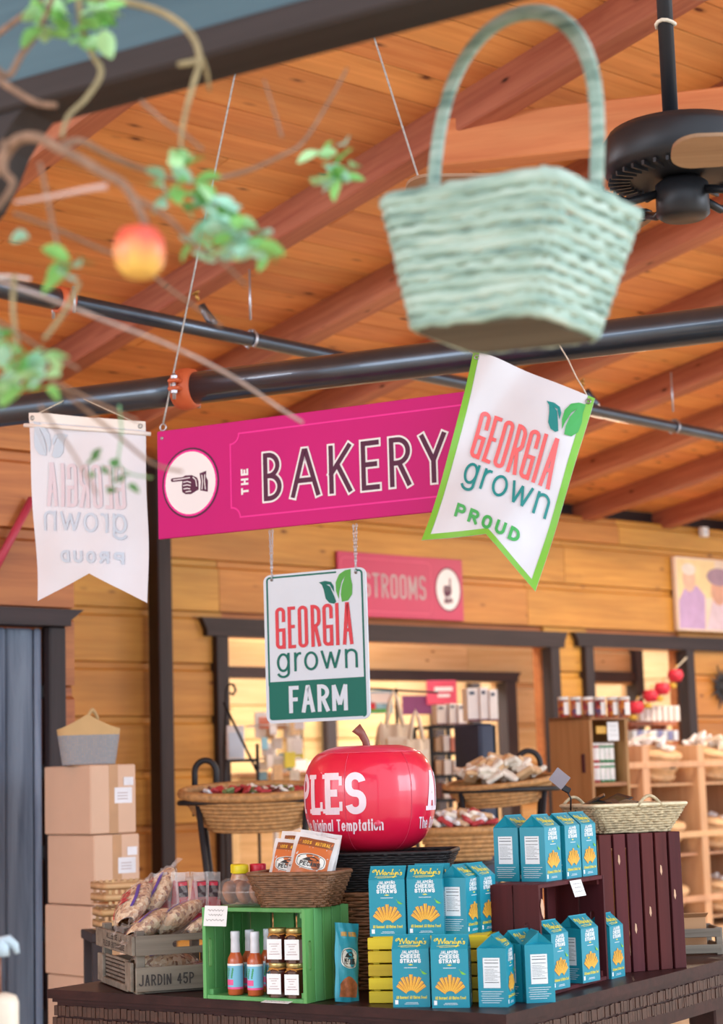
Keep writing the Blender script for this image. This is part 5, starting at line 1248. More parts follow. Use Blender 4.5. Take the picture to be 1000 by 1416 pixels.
# small grey crate with a carton at the table end
q = onz(953, 1322, TZ)
t = thing('wooden_crate', 'small grey slatted crate at the far table end', 'crate', (q[0] - .02, q[1] + .02, TZ), R(2), 'wooden crates on the display table')
for z in (.02, .075):
    for y in (0, .2): MB().box((.06, y, z), (.16, .01, .03), ch=.002).build('slat', M_grey, t)
    for x in (-.02, .14): MB().box((x, .1, z), (.01, .2, .03), ch=.002).build('slat', M_grey, t)
for x in (-.013, .133):
    for y in (.008, .192): MB().box((x, y, .046), (.024, .024, .092), ch=.002).build('corner_post', M_grey, t)
M_card = plain('cardboard', '#B98C66', .75, 0, .06, 3)
t = thing('cardboard_box', 'small brown cardboard box inside the little grey crate', 'box', (q[0] + .02, q[1] + .12, TZ), R(10)); MB().box((0, 0, .065), (.11, .08, .13), ch=.002).build('carton_body', M_card, t); MB().box((0, -.045, .128), (.11, .05, .002), rx=R(-30)).build('flap', M_card, t)

# pump bottle out of focus at the lower left corner
q = P(2, 1405, 3.7)
t = thing('pump_bottle', 'blurred cream pump bottle with pale blue nozzle at the lower corner', 'bottle', (q[0], q[1], q[2] - .12))
MB().lathe([(0, 0), (.03, 0), (.033, .004), (.033, .145), (.028, .157), (.012, .163), (0, .163)], 28).build('bottle_body', plain('cream_plastic', '#E8DCCB', .4), t)
MB().tube([(-.004, 0, .16), (-.004, 0, .24)], .0035, 8).build('pump_stem', plain('stem_brown', '#8A5A46', .4), t)
MB().lathe([(0, .232), (.016, .232), (.017, .25), (.012, .262), (0, .265)], 18).tube([(-.004, 0, .256), (.016, 0, .262), (.026, 0, .252), (.031, 0, .236)], [.012, .010, .008, .005], 10).build('nozzle', plain('nozzle_blue', '#B9CEDD', .4), t)
t = thing('counter', 'narrow dark counter under the blurred pump bottle', 'counter', (q[0] - .15, q[1], 0)); zt = q[2] - .12
MB().box((0, 0, zt - .02), (.5, .4, .04), ch=.004).build('counter_top', M_tab, t); MB().box((-.05, 0, (zt - .04) / 2), (.36, .34, zt - .04)).build('counter_body', M_tab, t)

# ============================================================ BACKGROUND DISPLAYS
def PW(px, D): return px * D / F          # pixels -> metres at depth D
def spot(x, y, D): return P(x, y, D)
# ------------------------------------------------------------ carton stack and things beside the post
cs = P(128, 1300, 9.3); ca = TH
M_kraft = plain('kraft_board', '#D9B59C', .75, 0, .05, 3); M_ship = plain('shipping_label', '#E2E2EA', .5); M_tape = plain('tape_tan', '#B98A5E', .35)
zt = float(P(128, 1058, 9.3)[2]); n = 4; hh = zt / n
hb = PW(93, 9.3)
z = zt; i = 0
names = ['top', 'second', 'third', 'fourth']
while z > .03:
    h = min(hb, z); z -= h
    lab = ['kraft shipping carton on top of the stack under the fabric basket', 'kraft shipping carton second from the top of the stack', 'kraft shipping carton third from the top of the stack', 'kraft shipping carton fourth from the top of the stack', 'kraft shipping carton on the floor at the bottom of the stack'][min(i, 4)]
    t = thing('shipping_carton', lab, 'carton', (cs[0] + random.uniform(-.008, .008), cs[1], z), ca, 'kraft cartons stacked beside the post')
    MB().box((0, 0, h / 2), (.26, .42, h - .004), ch=.006).build('carton_body', M_kraft, t)
    MB().box((0, -.2105, h / 2), (.05, .0015, h - .006)).build('tape', M_tape, t)
    if i < 2:
        lb = MB().box((.055, -.2115, h * .55), (.10, .0015, .075)).build('shipping_label', M_ship, t); MB().box((.085, -.2125, h * .75), (.055, .0012, .04)).build('label_slip', M_ship, t)
        m = MB(); [ribbon(m, [(.02, h * .5 + k * .014), (.08, h * .5 + k * .014)], .005, .0, M=Matrix.Translation((0, -.2128, 0)) @ FRONT) for k in range(3)]; m.build('label_print', M_gink, lb)
    i += 1
M_felt = plain('felt_tan', '#C9A878', .9, 0, .08); M_feltin = plain('felt_inside', '#3A4256', .9)
_m, _nt, _b = newmat('plaid_cloth'); _mp = coords(_nt, (1, 1, 1), False)
_ck = _nt.nodes.new('ShaderNodeTexBrick'); _ck.inputs['Color1'].default_value = srgb('#A89C92'); _ck.inputs['Color2'].default_value = srgb('#98948F'); _ck.inputs['Mortar'].default_value = srgb('#7F93AE'); _ck.inputs['Scale'].default_value = 45; _ck.offset = 0; _ck.inputs['Mortar Size'].default_value = .05; _ck.inputs['Brick Width'].default_value = .5; _ck.inputs['Row Height'].default_value = .5
_tc = _nt.nodes.new('ShaderNodeMapping'); _tc.inputs['Rotation'].default_value = (R(90), 0, 0); _nt.links.new(_mp.outputs[0], _tc.inputs[0]); _nt.links.new(_tc.outputs[0], _ck.inputs['Vector']); _nt.links.new(_ck.outputs[0], _b.inputs['Base Color']); _b.inputs['Roughness'].default_value = .9
M_plaid = _m
q = P(123, 1058, 9.2)
t = thing('fabric_basket', 'grey plaid fabric basket with tan felt rim and loop handle on the cartons', 'basket', (q[0], q[1], zt + .002), R(6))
k = PW(1, 9.2)
def trap(z0, z1, w0, w1, d0, d1, nm, mat, peak=0):
    m = MB(); N = 12
    def f(u, v):
        a = 2 * math.pi * u; c, s = math.cos(a), math.sin(a); kk = (abs(c) ** 4 + abs(s) ** 4) ** (-.25); w = w0 + (w1 - w0) * v; d = d0 + (d1 - d0) * v
        x = w * c * kk; return (x, d * s * kk, z0 + (z1 - z0) * v + peak * v * (1 - abs(x) / w) ** 1.3)
    return m.grid(f, 48, 6, closed_u=True).build(nm, mat, t)
trap(0, 40 * k, 36 * k, 42 * k, .07, .085, 'plaid_body', M_plaid); trap(40 * k, 48 * k, 42 * k, 43 * k, .085, .087, 'felt_rim', M_felt, 20 * k)
trap(41 * k, 46 * k, 41 * k, 42 * k, .083, .085, 'lining', M_feltin, 18 * k)
MB().prism([(-.12, -.05), (.12, -.05), (.12, .05), (-.12, .05)], 0, .004, axis='z').build('base', M_plaid, t)
MB().tube([(-7 * k + 14 * k * i_ / 10 + .02, -.05 + .1 * i_ / 10, 62 * k + 12 * k * math.sin(math.pi * i_ / 10)) for i_ in range(11)], .012, 6, flat=.4).build('loop_handle', M_felt, t)
# thin-wood fruit baskets behind the grey crate
M_ven = wood('veneer_wood', '#DDB78A', '#C99E6E', None, .6, 1, .06, 0)
vt = thing('display_stool', 'dark low stool hidden behind the display table', 'stool', (P(172, 1300, 8.5)[0], P(172, 1300, 8.5)[1], 0), .3)
_zs = float(P(172, 1285, 8.5)[2]); MB().box((0, 0, _zs - .02), (.34, .3, .04), ch=.004).build('seat', M_black, vt)
for sx_ in (-.14, .14):
    for sy_ in (-.12, .12): MB().box((sx_, sy_, (_zs - .04) / 2), (.04, .04, _zs - .04)).build('leg', M_blackz, vt)
for i, z in enumerate((0, .115)):
    t = thing('veneer_basket', ['pale thin-wood fruit basket, lower of the pair behind the cartons', 'pale thin-wood fruit basket, upper of the pair behind the cartons'][i], 'basket', (vt.location.x, vt.location.y, _zs + z), R(20 + 8 * i), 'stacked thin-wood fruit baskets')
    for kz in range(2): MB().tube([(p[0], p[1], .03 + kz * .05) for p in rrect(.125, .10, .02, 3)], .016, 4, closed=True, flat=.12, upv=(0, 0, 1)).build('band', M_ven, t)
    for a in range(8):
        x = -.1 + a * .0286
        for y in (-.098, .098): MB().box((x, y, .05), (.014, .003, .1)).build('slat', M_ven, t)
    MB().box((0, 0, .003), (.24, .19, .004)).build('base', M_ven, t)
# red rod leaning at the left edge on the wall
a0, a1 = onpl(-14, 800, W0 + (LB + .05) * V, V), onpl(44, 690, W0 + (LB + .05) * V, V)
t = thing('wall_rod', 'red painted rod with black tip fixed slanting on the plank wall', 'rod', a0)
MB().tube([(0, 0, 0), tuple((a1 - a0))], .022, 10).build('rod', plain('rod_red', '#B83A52', .5), t); MB().tube([tuple((a1 - a0) * -.02), tuple((a1 - a0) * .06)], .028, 10).build('tip', M_iron, t)
# ------------------------------------------------------------ iron basket stands
M_pack = [plain('pack_%d' % i, c, .5, 0, .15, 20) for i, c in enumerate(('#E9E2D6', '#C8A98A', '#B83A40', '#7C8E5A', '#6A3A30', '#D8B48A', '#E8E8EE'))]
def bowl_basket(root, rx, ry, h, rows=9):
    m = MB()
    for i in range(rows):
        f = (i + .5) / rows; s = .58 + .42 * f ** .7
        m.tube([(rx * s * math.cos(a) * (1 + .006 * (1 if (j + i) % 2 else -1)), ry * s * math.sin(a) * (1 + .006 * (1 if (j + i) % 2 else -1)), h * f) for j, a in enumerate([2 * math.pi * j / 56 for j in range(56)])], h / rows * .62, 5, closed=True)
    m.build('weave', M_wickt, root, kind='stuff')
    MB().tube([(rx * 1.02 * math.cos(R(a)), ry * 1.02 * math.sin(R(a)), h * 1.02) for a in range(0, 360, 8)], h * .13, 8, closed=True).build('rim', M_wickt, root)
    MB().lathe([(0, .004), (.58 * rx, .004)], 30, sy=ry / rx).build('base', M_wickt, root)
def packets(label, cat, group, name, o, rx, ry, n, mats, size, zup=.0, seedv=1):
    rnd = random.Random(seedv); m0 = [(lambda mb: mb.mesh(name))(MB().box((0, 0, 0), (size, size * .7, size * .28), ch=size * .08)) for _ in mats]
    for mt, me in zip(mats, m0): me.materials.append(mt)
    for i in range(n):
        a = rnd.uniform(0, 6.28); r = math.sqrt(rnd.random()) * .82; j = rnd.randrange(len(mats))
        ob = put(name, m0[j], None, None, (o[0] + rx * r * math.cos(a), o[1] + ry * r * math.sin(a), o[2] + zup * (1 - r * r) + rnd.uniform(0, size * .25)), rot=(rnd.uniform(-.7, .7), rnd.uniform(-.7, .7), rnd.uniform(0, 6.28)))
        tag(ob, label, cat, group)
def stand(label, o, rx, ry, h, zt, loop_x, tilt, lower):
    """iron floor stand with a ring, an arched back loop and legs"""
    t = thing('basket_stand', label, 'stand', (o[0], o[1], 0))
    MB().tube([(rx * 1.06 * math.cos(R(a)), ry * 1.06 * math.sin(R(a)), zt + h * .82 + math.sin(tilt) * rx * math.cos(R(a))) for a in range(0, 360, 8)], .014, 8, closed=True).build('ring', M_iron, t)
    for zz in lower: MB().tube([(rx * .8 * math.cos(R(a)), ry * .8 * math.sin(R(a)), zz) for a in range(0, 360, 10)], .012, 6, closed=True).build('ring', M_iron, t)
    x0, x1 = loop_x; zl = zt + h
    MB().tube([(x0, ry * .75, zl - .1), (x0, ry * .75, zl + .12)] + [((x0 + x1) / 2 - (x1 - x0) / 2 * math.cos(R(a)), ry * .75, zl + .12 + (x1 - x0) * .55 * math.sin(R(a))) for a in range(15, 180, 15)] + [(x1, ry * .75, zl + .12), (x1, ry * .75, zl - .1)], .016, 8).build('loop', M_iron, t)
    for a in (40, 140, 220, 320): MB().tube([(rx * 1.0 * math.cos(R(a)), ry * 1.0 * math.sin(R(a)), zt + h * .8), (rx * .72 * math.cos(R(a)), ry * .72 * math.sin(R(a)), zt * .5), (rx * .9 * math.cos(R(a)), ry * .9 * math.sin(R(a)), .0)], .015, 6).build('leg', M_iron, t)
    return t
D1 = 9.6; o1 = P(352, 1146, D1); rx1 = PW(96, D1)
stand('black iron stand carrying the open wicker bowl beside the post', o1, rx1, rx1 * .55, PW(46, D1), float(o1[2]), (-PW(84, D1), -PW(54, D1)), 0, [.6])
t = thing('wicker_bowl', 'wide wicker bowl of small wrapped sweets on the iron stand beside the post', 'basket', o1, rot=(R(9), 0, 0)); bowl_basket(t, rx1, rx1 * .55, PW(50, D1))
packets('small wrapped sweet in the wide wicker bowl', 'sweet', 'sweets in the wide wicker bowl', 'wrapped_sweet', (o1[0], o1[1], o1[2] + PW(46, D1)), rx1 * .9, rx1 * .48, 60, [M_pack[i] for i in (0, 2, 3, 4, 4, 6, 2)], .06, .02, 3)
t = thing('wicker_bowl', 'second wicker bowl low on the iron stand behind the spice bottles', 'basket', (o1[0] + .05, o1[1], .6)); bowl_basket(t, rx1 * .8, rx1 * .46, .13)
packets('wrapped sweet in the low bowl behind the spice bottles', 'sweet', 'sweets in the low wicker bowl', 'wrapped_sweet', (o1[0] + .05, o1[1], .72), rx1 * .7, rx1 * .4, 30, [M_pack[i] for i in (2, 4, 5, 6, 2)], .09, .1, 4)
D2 = 10.4; o2 = P(694, 1112, D2); rx2 = PW(74, D2)
stand('black iron stand carrying the heaped wicker bowl beyond the apple', o2, rx2, rx2 * .6, PW(24, D2), float(o2[2]), (PW(26, D2), PW(58, D2)), 0, [.62])
t = thing('wicker_bowl', 'shallow wicker bowl heaped with beige pouches beyond the apple', 'basket', o2, rot=(R(7), R(-4), 0)); bowl_basket(t, rx2, rx2 * .6, PW(30, D2), 6)
packets('beige paper pouch heaped in the shallow wicker bowl', 'pouch', 'beige pouches in the shallow bowl', 'paper_pouch', (o2[0], o2[1], o2[2] + PW(26, D2)), rx2 * .95, rx2 * .5, 60, [M_pack[0], M_pack[0], M_pack[0], M_pack[5]], .1, PW(30, D2), 5)
o3 = P(640, 1190, 9.9); r3 = PW(58, 9.9)
t = thing('wicker_bowl', 'wicker bowl of mixed snack packs low behind the apple', 'basket', o3); bowl_basket(t, r3, r3 * .6, PW(40, 9.9), 7)
packets('mixed snack pack heaped in the bowl low behind the apple', 'snack pack', 'snack packs in the low bowl behind the apple', 'snack_pack', (o3[0], o3[1], o3[2] + PW(40, 9.9)), r3 * .9, r3 * .5, 44, [M_pack[i] for i in (0, 5, 4, 2, 1, 6)], .09, PW(22, 9.9), 6)
t = thing('pedestal', 'dark pedestal under the low snack bowl', 'pedestal', (o3[0], o3[1], 0)); MB().lathe([(0, 0), (.22, 0), (.22, .03), (.06, .06), (.06, float(o3[2]) - .05), (.2, float(o3[2]) - .01), (0, float(o3[2]) - .002)], 24).build('column', M_iron, t)
# ------------------------------------------------------------ wooden cabinet of jars
M_cab = wood('cabinet_oak', '#B98A60', '#A5764C', None, .5, 1, .05, 2)
Dc = 12.2; k = PW(1, Dc); q = P(768, 1110, Dc); za = float(P(768, 992, Dc)[2]); zb = float(P(768, 1105, Dc)[2])
cab = thing('jar_cabinet', 'brown wooden cabinet with open shelves of jars before the openings', 'cabinet', (q[0], q[1], 0), R(0))
cA_ = R(12); cx0 = 0; dp = .42
sideL = PW(49, Dc); frW = PW(58, Dc)
# side panel seen on the left, open front on the right: two faces of a box turned to the viewer
yaw = R(38); wv = frW / math.cos(yaw); dv = sideL / math.sin(yaw)
cab.location = (q[0] + sideL, q[1] - .1, 0); cab.rotation_euler = (0, 0, yaw)
MB().box((.012, dv / 2, za / 2), (.024, dv, za)).build('side_panel', M_cab, cab); MB().box((wv - .012, dv / 2, za / 2), (.024, dv, za)).build('side_panel', M_cab, cab)
MB().box((wv / 2, dv - .01, za / 2), (wv - .05, .02, za - .04)).build('back_panel', M_cab, cab); MB().box((wv / 2, dv / 2, za - .012), (wv, dv, .024)).build('top', M_cab, cab)
SH_ = [float(P(835, y, Dc)[2]) for y in (1082, 1170)] + [.4, .08]
for z in SH_: MB().box((wv / 2, dv / 2 - .01, z - .012), (wv - .05, dv - .03, .024)).build('shelf', M_cab, cab)
MB().box((-.004, dv * .18, za - .3), (.012, .03, .12), ch=.004).build('hand_hole_shade', plain('hole_shade', '#4A1E22', .8), cab)  # solid dark block painted as the shade inside a hand hole
MB().box((wv * .3, -.004, za - .09), (.1, .01, .05), ch=.004).build('name_plate', plain('plate_gold', '#D8A84A', .5), cab)
M_lidw = plain('lid_white', '#EDEAE8', .5); M_jred = plain('jar_red', '#C84A56', .4, 0, .25, 30); M_jgrn = plain('jar_green', '#2F9A66', .4, 0, .2, 30); _cm2, _nt, _b = newmat('candy_mix'); _mp = coords(_nt); _v = _nt.nodes.new('ShaderNodeTexVoronoi'); _v.inputs['Scale'].default_value = 40; _nt.links.new(_mp.outputs[0], _v.inputs['Vector']); _nt.links.new(ramp(_nt, _v.outputs['Color'], [(.15, srgb('#3A2228')), (.4, srgb('#B83A44')), (.65, srgb('#D88A3A')), (.9, srgb('#5A4A7A'))]).outputs[0], _b.inputs['Base Color']); _b.inputs['Roughness'].default_value = .3
def cabpt(x, y, z): c, s = math.cos(yaw), math.sin(yaw); return (cab.location.x + x * c - y * s, cab.location.y + x * s + y * c, z)
def canister(pt, r, h, mat, label, group):
    t = thing('candy_jar', label, 'jar', pt, yaw, group)
    MB().lathe([(0, 0), (r, 0), (r, h * .86), (0, h * .86)], 18).build('jar_body', mat, t); MB().lathe([(r * 1.04, h * .84), (r * 1.04, h), (0, h)], 18).build('lid', M_lidw, t)
    MB().grid(lambda u, v: (r * 1.02 * math.cos(R(-130 + 80 * u)), r * 1.02 * math.sin(R(-130 + 80 * u)), h * (.12 + .62 * v)), 8, 2).build('label', M_lidw, t)
jr = PW(7.6, Dc) ; jh = PW(28, Dc)
for i in range(6): canister(cabpt(-.05 + .0 + i * .105 - .02 * (i == 5) , .12 if i < 4 else .06, za + .001) if False else P(780 + [0, 17, 34, 51, 68, 84][i], 992, Dc - .02 * i), jr, jh, _cm2, ['first candy jar on top of the cabinet, nearest the window jamb', 'second candy jar in the row on top of the cabinet', 'third candy jar in the row on top of the cabinet', 'fourth candy jar in the row on top of the cabinet', 'fifth candy jar in the row on top of the cabinet', 'last candy jar standing apart on top of the cabinet'][i], 'candy jars on top of the cabinet')
for row, (zz) in enumerate(SH_[:2]):
    pass
zz0 = SH_[0]; lay = jh * .98
for lv in range(2):
    for i in range(5):
        canister(cabpt(.08 + i * (wv - .15) / 4.4, .09, zz0 + .001 + lv * lay), PW(6.6, Dc), lay * .97, M_jred if i < 2 else M_jgrn, ['red candy jar on the lower layer of the cabinet shelf', 'red candy jar stacked on the upper layer of the cabinet shelf', 'green candy jar on the lower layer of the cabinet shelf', 'green candy jar stacked on the upper layer of the cabinet shelf'][lv + (0 if i < 2 else 2)], 'candy jars on the cabinet shelf')
# paper price tag on the cabinet
price_card('price_card', 'white price tag hanging at the cabinet front', cabpt(wv * .55, -.02, za - .16), yaw, 0, .1, .12)
# ------------------------------------------------------------ pale shelf unit with bushel baskets
M_pale = wood('shelf_birch', '#DDB490', '#CDA07A', None, .5, 1, .04, 2)
bS = 1.6
ya = [onwall(x, 1240, bS) for x in (868, 903, 980, 1060, 1140)]; zsh = [float(onwall(940, y, bS)[2]) for y in (1052, 1150, 1240)]; ztp = float(onwall(940, 1030, bS)[2])
sh = thing('shelf_unit', 'pale birch shelf unit with rows of bushel baskets at the back wall', 'shelf', W(ya[0][0], bS, 0), UA)
A0 = ya[0][0]; aw = ya[-1][0] - A0
for q in ya: MB().box((q[0] - A0, .35, ztp / 2), (.09, .7, ztp), ch=.004).build('upright', M_pale, sh)
for z in zsh: 
    MB().box((aw / 2, .01, z - .03), (aw, .03, .05), ch=.003).build('rail', M_pale, sh); MB().box((aw / 2, .36, z - .2), (aw - .1, .6, .02)).build('shelf', M_pale, sh)
MB().box((aw / 2, .35, .04), (aw, .7, .08)).build('plinth', M_pale, sh); MB().box((aw / 2, .69, ztp / 2), (aw, .02, ztp)).build('back_panel', M_pale, sh)
M_bush = plain('bushel_tan', '#D2AC84', .6, 0, .2, 25)
cells = [(i, j) for i in range(4) for j in range(3)]
for i, j in cells:
    ac = (ya[i][0] + ya[i + 1][0]) / 2; ww = (ya[i + 1][0] - ya[i][0]) - .12; z = zsh[j]
    pos = ['top', 'middle', 'bottom'][j]; colm = ['first', 'second', 'third', 'outermost'][i]
    t = thing('bushel_basket', '%s row bushel basket in the %s bay of the shelf unit counted from the cabinet' % (pos, colm), 'basket', W(ac, bS - .27, z - .15), 0, 'bushel baskets on the shelf unit', rot=(Matrix.Rotation(UA, 3, 'Z') @ Matrix.Rotation(R(14), 3, 'X')).to_euler())
    rr_ = min(.23, ww * .46); MB().lathe([(0, 0), (rr_ * .78, 0), (rr_ * 1.0, .25), (rr_ * .95, .25), (rr_ * .75, .02), (0, .02)], 28).build('tub', M_bush, t)
    for zz in (.05, .13, .235): MB().lathe([(rr_ * (.78 + .22 * zz / .25) + .004, zz - .022), (rr_ * (.78 + .22 * zz / .25) + .014, zz), (rr_ * (.78 + .22 * zz / .25) + .006, zz + .022)], 28).build('hoop', M_bush, t)
    MB().box((0, -rr_ * .98, .16), (.06, .02, .035), ch=.004).build('hand_hole_shade', M_iron, t)  # black block in place of the hole, its shade put in as colour
    c = W(ac, bS - .27, z + .06)
    packets('%s packet heaped in a bushel basket of the shelf unit' % ('pale' if i else 'red and white'), 'packet', 'packets in the bushel baskets', 'snack_packet', c, rr_ * .95, rr_ * .8, 16 if j == 0 else 8, [M_pack[6], M_pack[0], M_pack[6]] if i else [M_pack[2], M_pack[6], M_pack[2]], .11, .14 if j == 0 else .03, 20 + i * 3 + j)
# ------------------------------------------------------------ shop goods seen through the first opening
def goods(name, label, cat, group, x0, y0, x1, y1, D, mat, depth=.12, extra=None, rz=.35):
    q = P((x0 + x1) / 2, y1, D); w, h = PW(x1 - x0, D), PW(y1 - y0, D)
    t = thing(name, label, cat, q, rz, group); MB().box((0, depth / 2, h / 2), (w, depth, h), ch=min(w, h) * .03).build('carton_body' if cat != 'poster' else 'sheet', mat, t)
    if extra: 
        for nm, u0, v0, u1, v1, mt in extra: MB().box(((u0 + u1) / 2 * w - w / 2, -.004, (v0 + v1) / 2 * h), ((u1 - u0) * w, .006, (v1 - v0) * h)).build(nm, mt, t)
    return t
M_navy = plain('navy_panel', '#2E3A56', .5); M_cream = plain('cream_cloth', '#EEDCC4', .85, 0, .06, 8); M_greyb = plain('box_white', '#EDE6E4', .5, 0, .05); M_burg = plain('burgundy', '#6A2236', .5); M_pinkt = plain('tag_pink', '#E0506E', .45); M_purp = plain('banner_purple', '#7A3A6A', .5); M_sky = plain('print_sky', '#8EC4DC', .5, 0, .3, 9); M_coral = plain('print_coral', '#E08A74', .6); M_lemon = plain('print_lemon', '#E6D84A', .5)
Di = 14.6
def shelf_rack(label, x0, x1, ys, D, mat, depth=.35):
    q = P(x0, ys[-1], D); w = PW(x1 - x0, D); t = thing('shop_shelf', label, 'shelf', (q[0], q[1], 0), R(20)); zt_ = float(P(x0, ys[0], D)[2])
    for x in (0, w): 
        for y in (0, depth): MB().box((x, y, zt_ / 2), (.03, .03, zt_), ch=.003).build('post', mat, t)
    for y in ys: MB().box((w / 2, depth / 2, float(P(x0, y, D)[2]) - .012), (w, depth, .024)).build('shelf_board', mat, t)
    zz = .3
    MB().box((w / 2, depth / 2, .1), (w, depth, .024)).build('shelf_board', mat, t)
    return t
shelf_rack('dark rack of small goods behind the apple', 600, 652, (1003, 1040, 1072, 1105, 1140), Di, M_iron)
rn = random.Random(11)
for r_, y in enumerate((1040, 1072, 1105, 1140)):
    x = 603.0
    while x < 648:
        w = rn.uniform(7, 12); h = rn.uniform(15, 24)
        goods('boxed_goods', 'small boxed item on the dark rack behind the apple', 'box', 'boxed goods on the dark rack', x, y - h, x + w, y - 1, Di - .02, rn.choice([M_coral, M_greyb, M_pack[4], M_pack[1], M_greyb, M_coral]), .1); x += w + 1.5
for i, (x0, x1, y0, y1) in enumerate(((604, 620, 975, 1002), (622, 633, 973, 1002), (634, 646, 974, 1002), (647, 664, 952, 997), (665, 677, 951, 997), (678, 690, 954, 997))):
    goods('white_gift_box', ['white gift box at the outer end of the dark rack top', 'second white gift box on the dark rack top', 'third white gift box on the dark rack top', 'tall white gift box first on the navy pedestal', 'tall white gift box in the middle of the navy pedestal', 'tall white gift box last on the navy pedestal'][i], 'box', 'white gift boxes', x0, y0, x1, y1, Di - (.05 if i < 3 else .6), M_greyb, .1, [('label_mark', .2, .8, .6, .9, M_navy), ('base_band', 0, 0, 1, .06, M_burg)])
q = P(670, 1000, Di - .55); w = PW(44, Di); h = float(q[2])
t = thing('navy_pedestal', 'navy and black display pedestal below the tall white gift boxes', 'pedestal', (q[0], q[1], 0), R(40)); MB().box((0, .12, h / 2), (w * .62, .3, h), ch=.02).build('column', M_navy, t); MB().box((w * .32, .12, h / 2), (.012, .3, h - .03)).build('dark_side', M_iron, t)
# tote bags hanging on a pole
for i, (x, y0, y1, ww, D) in enumerate(((548, 958, 1075, 44, 13.6), (578, 985, 1085, 38, 13.4), (530, 1000, 1085, 34, 13.7))):
    q = P(x, y1, D); w, h = PW(ww, D), PW(y1 - y0, D); t = thing('tote_bag', ['tallest cream tote bag hanging behind the apple', 'cream tote bag hanging on the rack side behind the apple', 'short cream tote bag hanging behind the apple stem'][i], 'bag', q, R(15 + 10 * i), 'cream tote bags')
    MB().grid(lambda u, v: (w * (u - .5) * (1 - .0 * v), -.05 * math.sin(math.pi * u) * (1 - .6 * v) - .012 * math.sin(u * 14), h * .62 * v), 16, 10).grid(lambda u, v: (w * (u - .5), .04 * math.sin(math.pi * u) * (1 - .6 * v), h * .62 * v), 16, 10).build('bag_body', M_cream, t)
    for s in (-1, 1): MB().tube([(-w * .28, s * .012, h * .58), (-w * .12, s * .006, h * .9), (0, 0, h), (w * .12, s * .006, h * .9), (w * .28, s * .012, h * .58)], .014, 6, flat=.4).build('strap', M_cream, t)
    MB().grid(lambda u, v: (w * (-.3 + .6 * u), -.055 - .01, h * (.15 + .32 * v)), 4, 4).build('stitched_panel', plain('cloth_pale%d' % i, '#F4E8D6', .85), t)
t = thing('tote_stand', 'thin black stand holding the tote bags', 'stand', (P(552, 1085, 13.9)[0], P(552, 1085, 13.9)[1], 0)); zz = float(P(552, 952, 13.9)[2]); MB().tube([(0, 0, 0), (0, 0, zz)], .012, 8).build('pole', M_iron, t); MB().tube([(-.25, -.2, zz), (.3, -.25, zz - .05)], .008, 6).build('arm', M_iron, t); MB().lathe([(0, 0), (.2, 0), (.2, .015), (0, .02)], 20).build('foot', M_iron, t)
# signs and screens deep in the room
def card(name, label, cat, x0, y0, x1, y1, D, mat, extra=(), rz=.3):
    return goods(name, label, cat, None, x0, y0, x1, y1, D, mat, .02, extra, rz)
Dd = 18.6
card('hanging_placard', 'pink rounded placard hanging in the back room', 'sign', 590, 941, 634, 974, Dd, M_pinkt, [('text_line', .25, .55, .85, .72, M_wink), ('text_line', .35, .3, .75, .42, M_wink)])
card('wall_panel', 'purple panel on the back room counter', 'panel', 556, 962, 604, 988, Dd, M_purp)
card('lit_screen', 'bright menu screen with blue and green picture in the back room', 'screen', 508, 955, 545, 987, Dd, M_sky, [('picture_white', .1, .45, .9, .9, M_wink), ('picture_green', .1, .05, .9, .2, M_lime), ('picture_red', 0, .2, .3, .5, M_red)])
card('notice_sheet', 'white notice sheet with red pattern on the back room wall', 'poster', 353, 985, 380, 1020, Dd - 3.5, M_greyb, [('red_pattern', .2, .35, .8, .8, M_coral)])
card('notice_sheet', 'white calendar sheet hung beside the iron easel', 'poster', 314, 1004, 339, 1052, 13.2, M_greyb, [('grey_print', .1, .1, .9, .8, M_signw)])
rn = random.Random(5)
for i in range(26):
    x = rn.uniform(352, 405); y = rn.uniform(1008, 1085); w, h = rn.uniform(10, 20), rn.uniform(12, 24)
    goods('greeting_card', 'pale greeting card on the spinner rack behind the bowl', 'card', 'greeting cards on the spinner rack', x, y - h, x + w, y, 15.0 + rn.uniform(-.15, .15), rn.choice([M_greyb, M_ink, M_greyb, M_pack[5], M_sky, M_lemon, M_pack[0]]), .006, rz=rn.uniform(-.3, .8))
t = thing('spinner_rack', 'thin white spinner rack full of greeting cards', 'rack', (P(380, 1090, 15.15)[0], P(380, 1090, 15.15)[1], 0)); zz = float(P(380, 1000, 15.15)[2]); MB().tube([(0, 0, 0), (0, 0, zz)], .02, 8).build('pole', M_white, t); MB().lathe([(0, 0), (.3, 0), (.3, .02), (0, .03)], 20).build('foot', M_white, t)
for z in (zz * .55, zz * .7, zz * .85, zz - .02): MB().tube([(.22 * math.cos(R(a)), .22 * math.sin(R(a)), z) for a in range(0, 360, 24)], .006, 5, closed=True).build('wire_ring', M_white, t)
